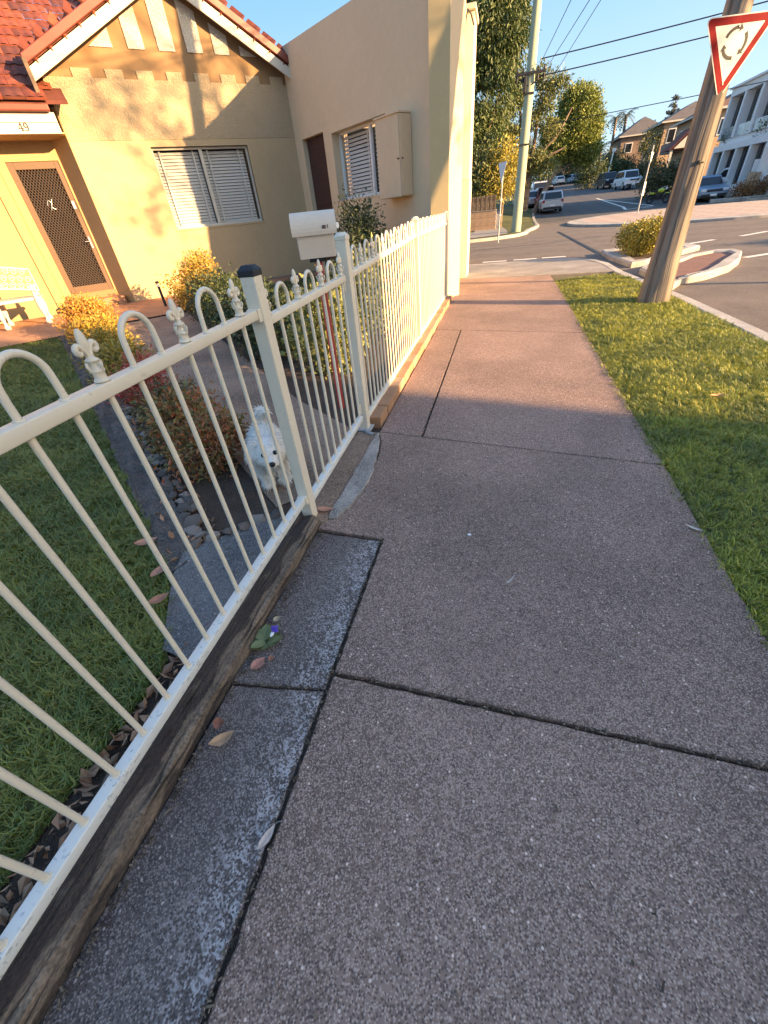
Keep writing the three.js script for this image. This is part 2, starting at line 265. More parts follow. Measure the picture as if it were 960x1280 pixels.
// the footpath and its cast slabs
{
  const f = struct('footpath', [slab([[-0.93, 2.2], [1.03, 2.2], [1.03, -10.5], [-0.93, -10.5]], -0.022, 0.05)], M.soil);
  const rs = rng(19), rough = (pts) => pts.flatMap((p, i) => { const q = pts[(i + 1) % pts.length], l = Math.hypot(q[0] - p[0], q[1] - p[1]), n = Math.max(1, Math.round(l / 0.035)), out = []; for (let k = 0; k < n; k++) { const t = k / n, j = k ? 0.005 * (rs() - 0.5) + (rs() < 0.04 ? -0.006 * rs() : 0) : 0; out.push([lerp(p[0], q[0], t) - ((q[1] - p[1]) / l) * j, lerp(p[1], q[1], t) + ((q[0] - p[0]) / l) * j]); } return out; });
  const S = (pts, m = M.path, y = 0) => { const k = m.clone(); k.color.setRGB(...[1, 1, 1].map(() => 0.9 + 0.14 * rs())); const v = 0.93 + 0.1 * rs(); k.color.setRGB(v, v * (0.965 + 0.015 * rs()), v * (0.975 + 0.02 * rs())); return part('slab', slab(rough(pts), y, 0.09, 0.005), k, f); };
  S([[-0.49, 2.2], [1.03, 2.2], [1.03, -0.662], [-0.49, -0.706]]);
  S([[-0.49, -0.722], [1.03, -0.677], [1.035, -2.37], [-0.49, -2.64], [-0.83, -2.7], [-0.775, -2.55], [-0.735, -2.3], [-0.735, -1.95], [-0.76, -1.72], [-0.82, -1.6], [-0.9, -1.56], [-0.9, -1.515], [-0.49, -1.478]], M.path, 0.004);
  S([[-0.476, -2.652], [1.035, -2.384], [1.03, -5.482], [-0.476, -5.815]]);
  S([[-0.83, -2.714], [-0.49, -2.654], [-0.49, -5.815], [-0.83, -5.895]], M.path, -0.002);
  S([[-0.83, -5.91], [1.03, -5.498], [1.03, -8.2], [-0.93, -8.4]]);
  S([[-0.93, -8.412], [1.03, -8.212], [1.0, -10.3], [-0.93, -10.5]]);
  const sw = std({ ...concrete(1024, 1.2, [0.14, 0.112, 0.098], [0.35, 0.29, 0.255], [0.034, 0.027, 0.024], 83, (u, v, fine, id) => { const k = sstep(0.13, 0.29, u + (fbm(u, v, 14, 5, 87) - 0.5) * 0.12) * (u < 0.5 ? 1 : 0); return [0.34 + 0.3 * (id - 0.5), 0.305 + 0.3 * (id - 0.5), 0.285 + 0.3 * (id - 0.5), k * clamp(0.27 + (fine - 0.5) * 2.4 + (id - 0.5) * 1.6)]; }), bumpScale: 0.0035, roughness: 0.9 });
  for (const t of [sw.map, sw.bumpMap]) t.offset.x = (0.86 / 1.2) % 1;
  S([[-0.86, 2.2], [-0.507, 2.2], [-0.507, -0.642], [-0.86, -0.595]], sw, -0.004);
  S([[-0.87, -0.607], [-0.507, -0.654], [-0.507, -1.468], [-0.87, -1.49]], sw, -0.004);
}
struct('crossing_ramp', [slab([[-0.93, -10.52], [2.22, -10.32], [2.18, -11.6], [2, -12.35], [1.6, -12.85], [0.9, -13.06], [-0.93, -13.06]], 0, 0.09, 0.006)], M.concrete);
// garden: soil, path, paving, kept on the gentle rise to the house
const gy = (d) => (x, z) => gardenY(x, z) + d;
const lawnPts = [[-1.16, 2.4], [-1.16, -0.62], ...[hw(-0.86, 9.3), hw(-1.36, 3.0), hw(-1.42, 2.45)], hw(-9, 2.45), [-12, 2.4]];
struct('garden_soil', drape([[-0.99, 2.4], [-0.99, -8.2], [-4.5, -10.9], hw(0, 0.02), hw(-9, 0.02), [-14, 2.4]], gy(0.004), 0.8), M.soil);
single('garden_path', drape([hw(-0.22, 9.05), hw(-0.25, 8.2), hw(-0.4, 6), hw(-0.5, 2.2), hw(0.62, 2.2), hw(0.55, 7.6), [-0.99, -2.66], [-0.99, -1.63], hw(-0.1, 9.05)], gy(0.012), 0.4), M.gravelPath, null, null).userData.kind = 'structure';
struct('porch_paving', drape([hw(-9, 2.42), hw(-0.52, 2.42), hw(-0.5, 2.18), hw(0.62, 2.18), hw(0.7, 1.0), hw(4.5, 0.9), hw(4.5, 0.02), hw(-9, 0.02)], (x, z) => gardenY(x, z) + 0.03, 0.8), M.terracottaPaving);
M.mowing = std({ ...concrete(512, 0.9, [0.1, 0.085, 0.075], [0.22, 0.19, 0.165], [0.035, 0.03, 0.027], 251), bumpScale: 0.01 });
struct('concrete_apron', drape([[-1.01, -0.62], [-1.02, -1.52], [-1.14, -1.55], [-1.3, -1.4], [-1.5, -1.2], [-1.44, -1.02], [-1.2, -0.66]], (x, z) => gardenY(x, z) + 0.035 + 0.012 * (fbm(x / 2 + 1, z / 2 + 1, 24, 3, 253) - 0.5), 0.05), M.slate);
struct('mowing_strip', drape([hw(-0.86, 9.28), hw(-1.36, 3.0), hw(-1.42, 2.45), hw(-1.24, 2.45), hw(-1.17, 3.0), hw(-0.68, 9.2)], (x, z) => gardenY(x, z) + 0.03 + 0.014 * Math.sin(x * 17 + z * 23) + 0.01 * Math.sin(x * 41 - z * 37), 0.08), M.mowing);
struct('lawn_soil', drape(lawnPts, gy(0.014), 0.8), M.turfBase);
const vergePts = [[1.035, 3], [2.6, 3], [2.6, -5.4], [2.48, -7.2], [2.3, -9.2], [2.16, -9.75], [1.02, -9.55]];
struct('verge_soil', drape(vergePts, (x) => -0.012 + 0.03 * sstep(1.03, 1.4, x) * sstep(2.62, 2.3, x), 0.4), M.turfBase);
const rightLawn = [hw(1.35, 6.2), hw(1.3, 1.05), hw(4.3, 1.0), [-1.9, -8.6], [-1.9, -4.4]];
struct('side_lawn_soil', drape(rightLawn, gy(0.014), 0.8), M.turfBase);
struct('threshold_slab', [slab([[-1.0, -1.56], [-0.845, -1.56], [-0.83, -2.68], [-1.0, -2.68]], 0.012, 0.08, 0.006)], M.gravelPath);
{ // pale mortar that seals the edge of the path by the gate
  const r = rng(4), a = [], b = []; for (let i = 0; i <= 24; i++) { const t = i / 24, z = lerp(-1.6, -2.66, t), c = lerp(-0.835, -0.825, t), w = 0.1 * Math.sin(Math.PI * Math.min(1, 0.12 + t * 0.9)) + 0.012; a.push([c - 0.01 + 0.012 * (r() - 0.5), z]); b.unshift([c + w + 0.018 * (r() - 0.5), z]); }
  struct('mortar_strip', slab([...a, ...b], 0.02, 0.05, 0.004), M.mortar);
}
// grass: blades bundled into tufts
function blade(gs, r, len, wid, lean, dir, x, z) {
  const dx = Math.cos(dir), dz = Math.sin(dir), pos = [], col = [], k = 0.75 + 0.5 * r(), c = mixc([0.07, 0.12, 0.022], [0.19, 0.195, 0.05], r()).map((v) => v * k), pts = [];
  for (let i = 0; i <= 2; i++) { const t = i / 2, o = lean * t * t; pts.push([x + dx * o, len * (t - 0.25 * t * t * lean / len), z + dz * o, wid * (1 - t * t) * 0.5]); }
  const P = (i, s) => [pts[i][0] - dz * s * pts[i][3], pts[i][1], pts[i][2] + dx * s * pts[i][3]];
  for (const [a, b, cc] of [[P(0, -1), P(0, 1), P(1, 1)], [P(0, -1), P(1, 1), P(1, -1)], [P(1, -1), P(1, 1), P(2, 0)]]) pos.push(...a, ...b, ...cc);
  for (let i = 0; i < 9; i++) col.push(...c);
  gs.push([pos, col]);
}
function tuft(seed, n, spread, len, wid) {
  const r = rng(seed), gs = []; for (let i = 0; i < n; i++) { const a = r() * 6.283, q = spread * Math.sqrt(r()); blade(gs, r, len * (0.5 + 0.8 * r()), wid * (0.7 + 0.6 * r()), len * (0.2 + 0.9 * r()), r() * 6.283, Math.cos(a) * q, Math.sin(a) * q); }
  const g = new THREE.BufferGeometry(); g.setAttribute('position', new THREE.Float32BufferAttribute(gs.flatMap((q) => q[0]), 3)); g.setAttribute('color', new THREE.Float32BufferAttribute(gs.flatMap((q) => q[1]), 3)); g.computeVertexNormals(); return prep(g);
}
const M_grass = new THREE.MeshPhysicalMaterial({ color: 0xffffff, vertexColors: true, roughness: 0.55, transmission: 0.4, thickness: 0, side: THREE.DoubleSide });
function grass(name, label, poly, fy, density, seed, size, tint, edge = 0) {
  const r = rng(seed), xs = poly.map((p) => p[0]), zs = poly.map((p) => p[1]), x0 = Math.min(...xs) - edge, x1 = Math.max(...xs) + edge, z0 = Math.min(...zs), z1 = Math.max(...zs);
  const list = [], area = (x1 - x0) * (z1 - z0), m = new THREE.Matrix4(), q = new THREE.Quaternion(), c = new THREE.Color();
  for (let i = 0; i < area * density(0, 0, true); i++) { const x = lerp(x0, x1, r()), z = lerp(z0, z1, r()), d = density(x, z); if (r() > d) continue; const ex = edge ? (r() - 0.35) * edge * 2 : 0; if (!inPoly(poly, x + ex, z)) continue; list.push([x, z]); }
  const inst = shade(new THREE.InstancedMesh(tuft(seed, 9, size * 0.45, size, size * 0.1), M_grass, list.length));
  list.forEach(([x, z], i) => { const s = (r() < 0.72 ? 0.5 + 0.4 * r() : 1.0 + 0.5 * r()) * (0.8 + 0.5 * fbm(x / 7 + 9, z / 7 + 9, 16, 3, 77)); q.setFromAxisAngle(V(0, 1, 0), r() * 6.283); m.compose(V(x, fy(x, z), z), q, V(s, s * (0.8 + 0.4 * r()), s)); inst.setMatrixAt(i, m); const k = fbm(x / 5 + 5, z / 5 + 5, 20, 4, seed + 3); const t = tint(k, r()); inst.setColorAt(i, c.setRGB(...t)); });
  inst.name = numbered(name); scene.add(inst); return tag(inst, label, 'grass', null, 'stuff');
}
const vY = (x) => -0.014 + 0.03 * sstep(1.03, 1.4, x) * sstep(2.62, 2.3, x);
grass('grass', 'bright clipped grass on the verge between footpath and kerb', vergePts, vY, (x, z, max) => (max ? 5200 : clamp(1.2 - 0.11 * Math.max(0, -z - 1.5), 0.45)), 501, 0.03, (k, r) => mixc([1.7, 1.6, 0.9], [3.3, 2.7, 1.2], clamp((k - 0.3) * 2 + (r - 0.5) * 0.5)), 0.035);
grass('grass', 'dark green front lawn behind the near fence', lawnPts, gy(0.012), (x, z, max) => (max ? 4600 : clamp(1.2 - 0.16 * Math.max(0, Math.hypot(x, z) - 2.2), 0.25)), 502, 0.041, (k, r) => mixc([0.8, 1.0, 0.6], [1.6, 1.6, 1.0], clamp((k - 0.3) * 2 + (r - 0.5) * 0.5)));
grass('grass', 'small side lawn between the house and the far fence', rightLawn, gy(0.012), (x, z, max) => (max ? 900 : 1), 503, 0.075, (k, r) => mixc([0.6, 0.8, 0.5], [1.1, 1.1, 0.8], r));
// roundabout, traffic islands, lane markings
{
  const oval = (rx, rz, n = 56) => Array.from({ length: n }, (_, i) => { const a = (i / n) * 6.2832; return [10.6 + rx * Math.cos(a), -29.6 + rz * Math.sin(a)]; });
  const ring = (() => { const s = shp(oval(7.2, 6.9).map(([x, z]) => [x, -z])); const h = new THREE.Path(); oval(6.4, 6.1).forEach(([x, z], i) => (i ? h.lineTo(x, -z) : h.moveTo(x, -z))); h.closePath(); s.holes.push(h); const g = ext(s, 0.16, 0, 0.015); g.rotateX(-Math.PI / 2); g.translate(0, RY - 0.06, 0); return uvm(g); })();
  const t = struct('roundabout', [ring], M.kerb);
  part('paving', slab(oval(6.395, 6.095), RY + 0.105, 0.12), M.paver, t);
}
function island(name, label, outer, inset, top, fill, fillY, fillMat) {
  const c = outer.reduce((a, p) => [a[0] + p[0] / outer.length, a[1] + p[1] / outer.length], [0, 0]);
  const inn = outer.map(([x, z]) => { const l = Math.hypot(x - c[0], z - c[1]); const k = Math.max(0.15, 1 - inset / l); return [c[0] + (x - c[0]) * k, c[1] + (z - c[1]) * k]; });
  const s = shp(outer.map(([x, z]) => [x, -z])); const h = new THREE.Path(); inn.forEach(([x, z], i) => (i ? h.lineTo(x, -z) : h.moveTo(x, -z))); h.closePath(); s.holes.push(h);
  const g = ext(s, top - RY + 0.05, 0, 0.03); g.rotateX(-Math.PI / 2); g.translate(0, RY - 0.05, 0);
  const t = tag(struct(name, uvm(g), M.kerb), label); part(fill, slab(inn.map(([x, z]) => [c[0] + (x - c[0]) * 0.995, c[1] + (z - c[1]) * 0.995]), fillY, 0.1), fillMat, t); return t;
}
island('traffic_island', 'white kerbed island that holds the yellow green shrub', [[2.66, -14.4], [2.62, -13], [2.78, -11.35], [3.1, -11.5], [4.0, -12.7], [4.85, -13.7], [4.8, -14.5], [3.8, -14.7]], 0.42, 0.01, 'soil', -0.01, M.soil);
M.mulch = plaster(206, [0.2, 0.1, 0.075], 0.5, 0.8, 0.006);
island('traffic_island', 'crescent kerb blister with brown fill beside the leaning pole', [[2.75, -8.4], [3.05, -8.95], [3.55, -9.3], [4.15, -10.0], [4.65, -10.9], [5.1, -12.0], [5.1, -12.45], [4.8, -12.55], [4.2, -12.15], [3.5, -11.4], [2.95, -10.9], [2.72, -10.4]], 0.34, 0.02, 'fill', -0.02, M.mulch);
{
  const mark = (a, b, w, y = RY + 0.004) => { const dx = b[0] - a[0], dz = b[1] - a[1], l = Math.hypot(dx, dz), nx = (-dz / l) * w / 2, nz = (dx / l) * w / 2, f = (x, z) => y + hillY(z); return drape([[a[0] + nx, a[1] + nz], [b[0] + nx, b[1] + nz], [b[0] - nx, b[1] - nz], [a[0] - nx, a[1] - nz]], f, 2); };
  const road = (pts, w) => pts.slice(1).map((p, i) => mark(pts[i], p, w, RY + 0.01));
  const s = struct('road_markings', [mark([9.8, -41.1], [10.6, -41.1], 0.2, RY + 0.012)], M.paintLine);
  function add(a, b, w, y) { part('painted_line', mark(a, b, w, y), M.paintLine, s); }
  add([5.05, -15.3], [5.95, -15.95], 0.16); add([6.75, -16.35], [7.8, -17.2], 0.16); add([5.1, -11.8], [6.3, -12.5], 0.16); add([8.6, -17.9], [9.6, -18.8], 0.16);
  for (const [a, b] of [[-0.6, 0.1], [0.3, 0.95], [1.1, 1.75]]) add([a, -14.5], [b, -14.45], 0.2);
  const q = (x, z) => [x, z]; add(q(9.1, -44), q(9.2, -58), 0.2, RY + 0.012); add(q(8.7, -41), q(9.1, -44), 0.22, RY + 0.012); add(q(10.9, -42.5), q(9.2, -56), 0.2, RY + 0.012); add(q(8.7, -41), q(10.9, -42.5), 0.2, RY + 0.012);
  struct('road_seam', road([[-8, -17.8], [-2, -18.4], [1.5, -19.2], [3.6, -20.2]], 0.06).concat(road([[2.5, -25], [2.6, -18], [2.66, -14.6]], 0.12)), M.black);
}
// the far side of the cross street
{
  const left = [[-60, -22.7], [-1.6, -22.7], [-0.4, -23.1], [0.6, -24], [1.05, -25.2], [1.25, -27], [1.7, -29]]; for (let z = -31; z >= -180; z -= 3) left.push([roadL(z), z]);
  struct('far_kerb', ribbon(left, -0.2, (z) => hillY(z) + 0.02, 0.2, 0.01), M.kerb);
  struct('left_verge', drape([[-60, -22.85], [-1.6, -22.85], [-0.45, -23.25], [0.45, -24.1], [0.88, -25.3], [1.08, -27], [1.52, -29], ...left.slice(7).filter((_, i) => i % 3 === 0).map(([x, z]) => [x - 0.18, z]), [-60, -178]], (x, z) => hillY(z) + 0.01 + 0.5 * sstep(-32, -44, z) * sstep(roadL(z) - 0.3, roadL(z) - 3.5, x), 4), M.farGrass);
  struct('left_footpath', drape([[-30, -23.6], [-1.4, -23.6], [-0.3, -24.2], [0.1, -25], [0.1, -27], [-0.1, -30], [-0.4, -34], [-0.6, -44], [-1.9, -44], [-1.8, -28.4], [-30, -28.2]], (x, z) => hillY(z) + 0.03 + 0.5 * sstep(-32, -44, z) * sstep(roadL(z) - 0.3, roadL(z) - 3.5, x), 1.2), M.concrete);
  const right = []; for (let z = -39; z >= -180; z -= 3) right.push([roadR(z), z]);
  struct('right_kerb', ribbon([[60, -37.5], [17, -37.8], [15.4, -38.4], ...right.slice(1)], 0.2, (z) => hillY(z) + 0.02, 0.2, 0.01), M.kerb);
  struct('right_verge', drape([[60, -37.7], [17, -38], [15.5, -38.6], ...right.slice(1).filter((_, i) => i % 3 === 0).map(([x, z]) => [x + 0.18, z]), [roadR(-178) + 0.2, -178], [60, -178]], (x, z) => hillY(z) + 0.012 + 1.6 * sstep(roadR(z) + 3, roadR(z) + 9, x) * sstep(-54, -70, z), 4), M.farGrass);
  struct('right_footpath', drape([[roadR(-40) + 0.9, -40], ...[-50, -60, -70, -80, -95, -110, -130].map((z) => [roadR(z) + 0.9, z]), ...[-130, -110, -95, -80, -70, -60, -50, -40].map((z) => [roadR(z) + 2.3, z])], (x, z) => hillY(z) + 0.04, 3), M.concrete);
  struct('east_block', slab([[12.6, 40], [60, 40], [60, -12.8], [14, -12.8], [12.9, -12], [12.6, -10]], 0, 0.15), M.farGrass);
}

{ // grit, seeds and dead blades caught in the joints of the footpath
  const r = rng(29), g = leaves0(), m = new THREE.Matrix4(), q = new THREE.Quaternion(), e = new THREE.Euler(), J = [[[-0.498, 2], [-0.498, -1.48], 420], [[-0.48, -0.712], [1.03, -0.668], 160], [[-0.86, -0.6], [-0.5, -0.648], 40], [[-0.9, -1.5], [-0.5, -1.473], 60], [[-0.83, -2.706], [1.03, -2.376], 120], [[-0.483, -2.65], [-0.483, -5.8], 140], [[-0.84, 2], [-0.84, -1.5], 500], [[1.035, 2], [1.035, -6], 900]], sp = [];
  for (const [a, b, n] of J) for (let i = 0; i < n; i++) { const t = r(), w = a[0] > 1 ? 0.05 : 0.012; sp.push([lerp(a[0], b[0], t) + (r() - 0.5) * w * 2, lerp(a[1], b[1], t) + (r() - 0.5) * 0.012]); }
  for (let i = 0; i < 260; i++) sp.push([-0.85 + 1.85 * r(), 1.2 - 6.5 * r() * r()]);
  const inst = shade(new THREE.InstancedMesh(g, std({ color: 0xffffff, roughness: 0.9 }), sp.length));
  sp.forEach(([x, z], i) => { e.set((r() - 0.5) * 0.6, r() * 6.28, (r() - 0.5) * 0.6); m.compose(V(x, 0.004, z), q.setFromEuler(e), V(0.4 + 1.6 * r() * r(), 0.6 + r() * 0.6, 0.5 + r()).multiplyScalar(1)); inst.setMatrixAt(i, m); const k = 0.03 + 0.32 * r() * r(); inst.setColorAt(i, L(k, k * 0.75, k * 0.5)); });
  inst.name = 'grit'; scene.add(inst); tag(inst, 'grit, seeds and dead grass blades scattered in the footpath joints', 'grit', null, 'stuff');
  function leaves0() { const q = new THREE.BoxGeometry(0.012, 0.0022, 0.003); return prep(q); }
}
// ---------------------------------------------------------------- the fence
const FX = -0.95;
function finialGeo() {
  const gs = [];
  const lp = [[0.0, 0], [0.017, 0], [0.018, 0.004], [0.015, 0.008], [0.0135, 0.012], [0.0135, 0.026], [0.017, 0.029], [0.017, 0.034], [0.0125, 0.037], [0.011, 0.045], [0.0105, 0.054], [0.0145, 0.057], [0.0145, 0.062], [0.0095, 0.066], [0.0085, 0.072], [0, 0.074]];
  gs.push(new THREE.LatheGeometry(lp.map(([x, y]) => new THREE.Vector2(x * 1.22, y)), 14));
  const c = new THREE.SphereGeometry(1, 12, 12); c.scale(0.0095, 0.034, 0.015); c.translate(0, 0.108, 0); gs.push(c);
  for (const s of [-1, 1]) {
    const pts = [[0, 0.066, 0], [0, 0.083, s * 0.008], [0, 0.098, s * 0.018], [0, 0.102, s * 0.029], [0, 0.093, s * 0.035], [0, 0.083, s * 0.032], [0, 0.082, s * 0.026]];
    const t = tube(pts, 0.0082, 18, 8); gs.push(t); const e = new THREE.SphereGeometry(0.009, 8, 6); e.translate(0, 0.082, s * 0.026); gs.push(e);
    const l = tube([[0, 0.02, s * 0.012], [0, 0.036, s * 0.021], [0, 0.048, s * 0.026], [0, 0.056, s * 0.022]], 0.0042, 8, 6); gs.push(l);
    const l2 = tube([[s * 0.012, 0.02, 0], [s * 0.02, 0.036, 0], [s * 0.024, 0.048, 0], [s * 0.02, 0.054, 0]], 0.0042, 8, 6); gs.push(l2);
  }
  return join(gs);
}
const FIN = finialGeo();
// z0 near end, z1 far end; bars listed as [kind, z]; rails run from [near height, far height]
function fenceRun(t, z0, z1, topY, botY, items, o = {}) {
  const yt = (z) => lerp(topY[0], topY[1], (z - z0) / (z1 - z0)), yb = (z) => lerp(botY[0], botY[1], (z - z0) / (z1 - z0));
  const R = 0.0083, rise = o.rise ?? 0.128, mF = o.mat ?? M.fence;
  const rail = (y0, y1, w, h, mat, name) => {
    const g = new RoundedBoxGeometry(w, h, Math.abs(z1 - z0), 2, 0.004); const p = g.attributes.position;
    for (let i = 0; i < p.count; i++) { const k = p.getZ(i) / Math.abs(z1 - z0) + 0.5; p.setY(i, p.getY(i) + lerp(y1, y0, k)); p.setZ(i, p.getZ(i) + (z0 + z1) / 2); p.setX(i, p.getX(i) + FX); }
    g.computeVertexNormals(); return part(name, uvm(toCreasedNormals(g, 0.6)), mat, t);
  };
  rail(topY[0] - 0.0175, topY[1] - 0.0175, 0.04, 0.035, mF, 'top_rail');
  rail(botY[0] - 0.02, botY[1] - 0.02, 0.04, 0.04, o.botMat ?? mF, 'bottom_rail');
  const collar = (z, y) => new THREE.CylinderGeometry(0.0115, 0.0125, 0.004, 12).translate(FX, y + 0.002, z);
  for (const it of items) {
    if (it[0] === 'p') {
      const z = it[1], m = part('picket', uvm(join([rod([FX, yb(z) - 0.01, z], [FX, yt(z) - 0.02, z], R, R, 12), collar(z, yb(z))])), mF, t);
      const f = part('finial', FIN, mF, m); f.position.set(FX, yt(z) + 0.0005, z); f.scale.set(0.92, 0.87, 0.82);
    } else {
      const [, za, zb] = it, zc = (za + zb) / 2, rr = Math.abs(zb - za) / 2, top = yt(zc) + rise - R, pts = [V(FX, yb(za) - 0.01, za), V(FX, yt(za) * 0.5, za), V(FX, top - rr * 1.1, za)];
      for (let i = 1; i < 8; i++) { const a = Math.PI * (i / 8); pts.push(V(FX, top - rr * 1.1 + Math.sin(a) * rr * 1.1, lerp(zc, za, Math.cos(a)))); }
      pts.push(V(FX, top - rr * 1.1, zb), V(FX, yt(zb) * 0.5, zb), V(FX, yb(zb) - 0.01, zb));
      const c = new THREE.CatmullRomCurve3(pts, false, 'centripetal'); c.getPointAt = c.getPoint; c.getTangentAt = c.getTangent;
      part('hoop_bar', uvm(join([new THREE.TubeGeometry(c, 56, R, 10), collar(za, yb(za)), collar(zb, yb(zb)), collar(za, yt(za)), collar(zb, yt(zb))])), mF, t);
    }
  }
}
function post(t, z, y0, y1, s = 0.066, cap = M.fence, capName = 'post_cap', mat = M.fence) {
  const p = part('post', bx(FX - s / 2, FX + s / 2, y0, y1, z - s / 2, z + s / 2, 0.006), mat, t);
  const c = new THREE.CylinderGeometry(s * 0.42, s * 0.735, 0.016, 4, 1); c.rotateY(Math.PI / 4); c.translate(FX, y1 + 0.026, z);
  part(capName, join([bx(FX - s / 2 - 0.003, FX + s / 2 + 0.003, y1 - 0.004, y1 + 0.018, z - s / 2 - 0.003, z + s / 2 + 0.003, 0.003), c]), cap, t);
  return p;
}
// near run: hoop, finial, hoop ... at 0.1135 m spacing
{
  const t = thing('picket_fence', 'near run of cream hoop top fence above the timber sleeper with black capped post', 'fence', [0, 0, 0], 0, 'cream hoop top fence runs');
  const it = [], z = (k) => -1.458 + k * 0.1125; for (let k = 0; k < 28; k += 3) { it.push(['p', z(k)], ['h', z(k + 1), z(k + 2)]); }
  fenceRun(t, 1.75, -1.57, [1.03, 1.09], [0.11, 0.178], it, { botMat: M.fenceFlaked, rise: 0.126 });
  post(t, -1.603, 0.0, 1.205, 0.064, M.blackPlastic);
  for (const y of [1.086, 0.17]) part('bracket', bx(FX - 0.026, FX + 0.026, y - 0.042, y + 0.006, -1.572, -1.548, 0.003), M.fence, t);
}
{ // the gate
  const t = thing('garden_gate', 'cream hoop top gate between the black capped post and the letterbox post', 'gate');
  const it = [['p', -1.665]]; for (const z of [-1.988, -2.311, -2.634]) it.push(['h', z + 0.2153, z + 0.1076], ['p', z]);
  fenceRun(t, -1.652, -2.662, [1.05, 1.072], [0.125, 0.155], it, { botMat: M.fenceFlaked, rise: 0.1 });
  for (const y of [0.2, 1.02]) part('hinge', rod([FX, y - 0.035, -2.67], [FX, y + 0.035, -2.67], 0.009), M.fence, t);
}
function farItems(z0, z1) { const it = [], n = Math.floor((z0 - z1 - 0.12) / 0.1), s = (z0 - z1) / (n + 1); let k = 1; while (k <= n) { if (k % 3 === 0) it.push(['p', z0 - k * s]), k++; else if (k + 1 <= n) it.push(['h', z0 - k * s, z0 - (k + 1) * s]), k += 2; else it.push(['p', z0 - k * s]), k++; } return it; }
{
  const t = thing('picket_fence', 'middle run of cream hoop top fence, from the letterbox post on', 'fence', [0, 0, 0], 0, 'cream hoop top fence runs');
  fenceRun(t, -2.78, -5.16, [1.075, 1.15], [0.095, 0.11], farItems(-2.78, -5.16), { rise: 0.13 }); post(t, -2.735, 0.0, 1.25, 0.07); post(t, -5.205, 0.0, 1.262, 0.066);
  part('base_plate', bx(FX - 0.06, FX + 0.06, 0.012, 0.028, -2.79, -2.68, 0.004), M.grey, t);
}
{
  const t = thing('picket_fence', 'farthest run of cream hoop top fence, meets the corner building', 'fence', [0, 0, 0], 0, 'cream hoop top fence runs');
  fenceRun(t, -5.25, -7.9, [1.15, 1.15], [0.11, 0.11], farItems(-5.25, -7.9), { rise: 0.13 }); post(t, -7.95, 0.0, 1.262, 0.07);
}
{ // brick edging under the far fence
  const t = thing('brick_edging', 'low course of orange bricks under the far fence', 'brick edging'); const r = rng(21);
  for (let z = -2.82, i = 0; z > -8.05; z -= 0.238, i++) { const m = part('brick', bx(-1.0 + r() * 0.008, -0.845 + r() * 0.01, -0.03, 0.07 + r() * 0.008, z - 0.226, z, 0.008), M.brick[Math.floor(r() * 4)], t); m.rotation.y = 0; }
  part('mortar', bx(-0.99, -0.856, -0.03, 0.058, -8.06, -2.83), M.mortar, t);
}
{ // timber sleeper under the near fence
  const g = new THREE.BoxGeometry(0.17, 0.13, 3.5, 8, 6, 150), p = g.attributes.position, uv = new Float32Array(p.count * 2);
  for (let i = 0; i < p.count; i++) {
    let x = p.getX(i), y = p.getY(i), z = p.getZ(i); const e = Math.hypot(Math.max(0, Math.abs(x) - 0.06), Math.max(0, Math.abs(y) - 0.045)); const k = e > 0.02 ? 0.02 / e : 1;
    if (k < 1) { x = Math.sign(x) * (0.06 + (Math.abs(x) - 0.06) * k); y = Math.sign(y) * (0.045 + (Math.abs(y) - 0.045) * k); }
    const n = fbm(z / 4 + 0.3, (x + y) * 2 + 0.5, 16, 4, 31) - 0.5, n2 = fbm(z / 4, (x - y) * 3 + 0.1, 64, 3, 37) - 0.5;
    p.setXYZ(i, x + 0.03 * n + 0.016 * n2, y + (y > 0 ? 0.036 * n + 0.02 * n2 : 0), z); uv[i * 2] = x + y * 0.9 + 0.2; uv[i * 2 + 1] = z;
  }
  g.computeVertexNormals(); g.setAttribute('uv', new THREE.BufferAttribute(uv, 2)); const g2 = prep(g.translate(-0.945, -0.002, 0.2)); g2.computeVertexNormals && 0;
  single('timber_sleeper', g2, M.sleeper, 'weathered brown timber sleeper under the near fence beside the footpath', 'sleeper');
}
// ---------------------------------------------------------------- the two buildings
const font = await new FontLoader().loadAsync('fonts/droid/droid_serif_regular.typeface.json');
const slatGeo = (w) => { const g = new THREE.BoxGeometry(w, 0.0035, 0.05); g.rotateX(1.08); return prep(g); };
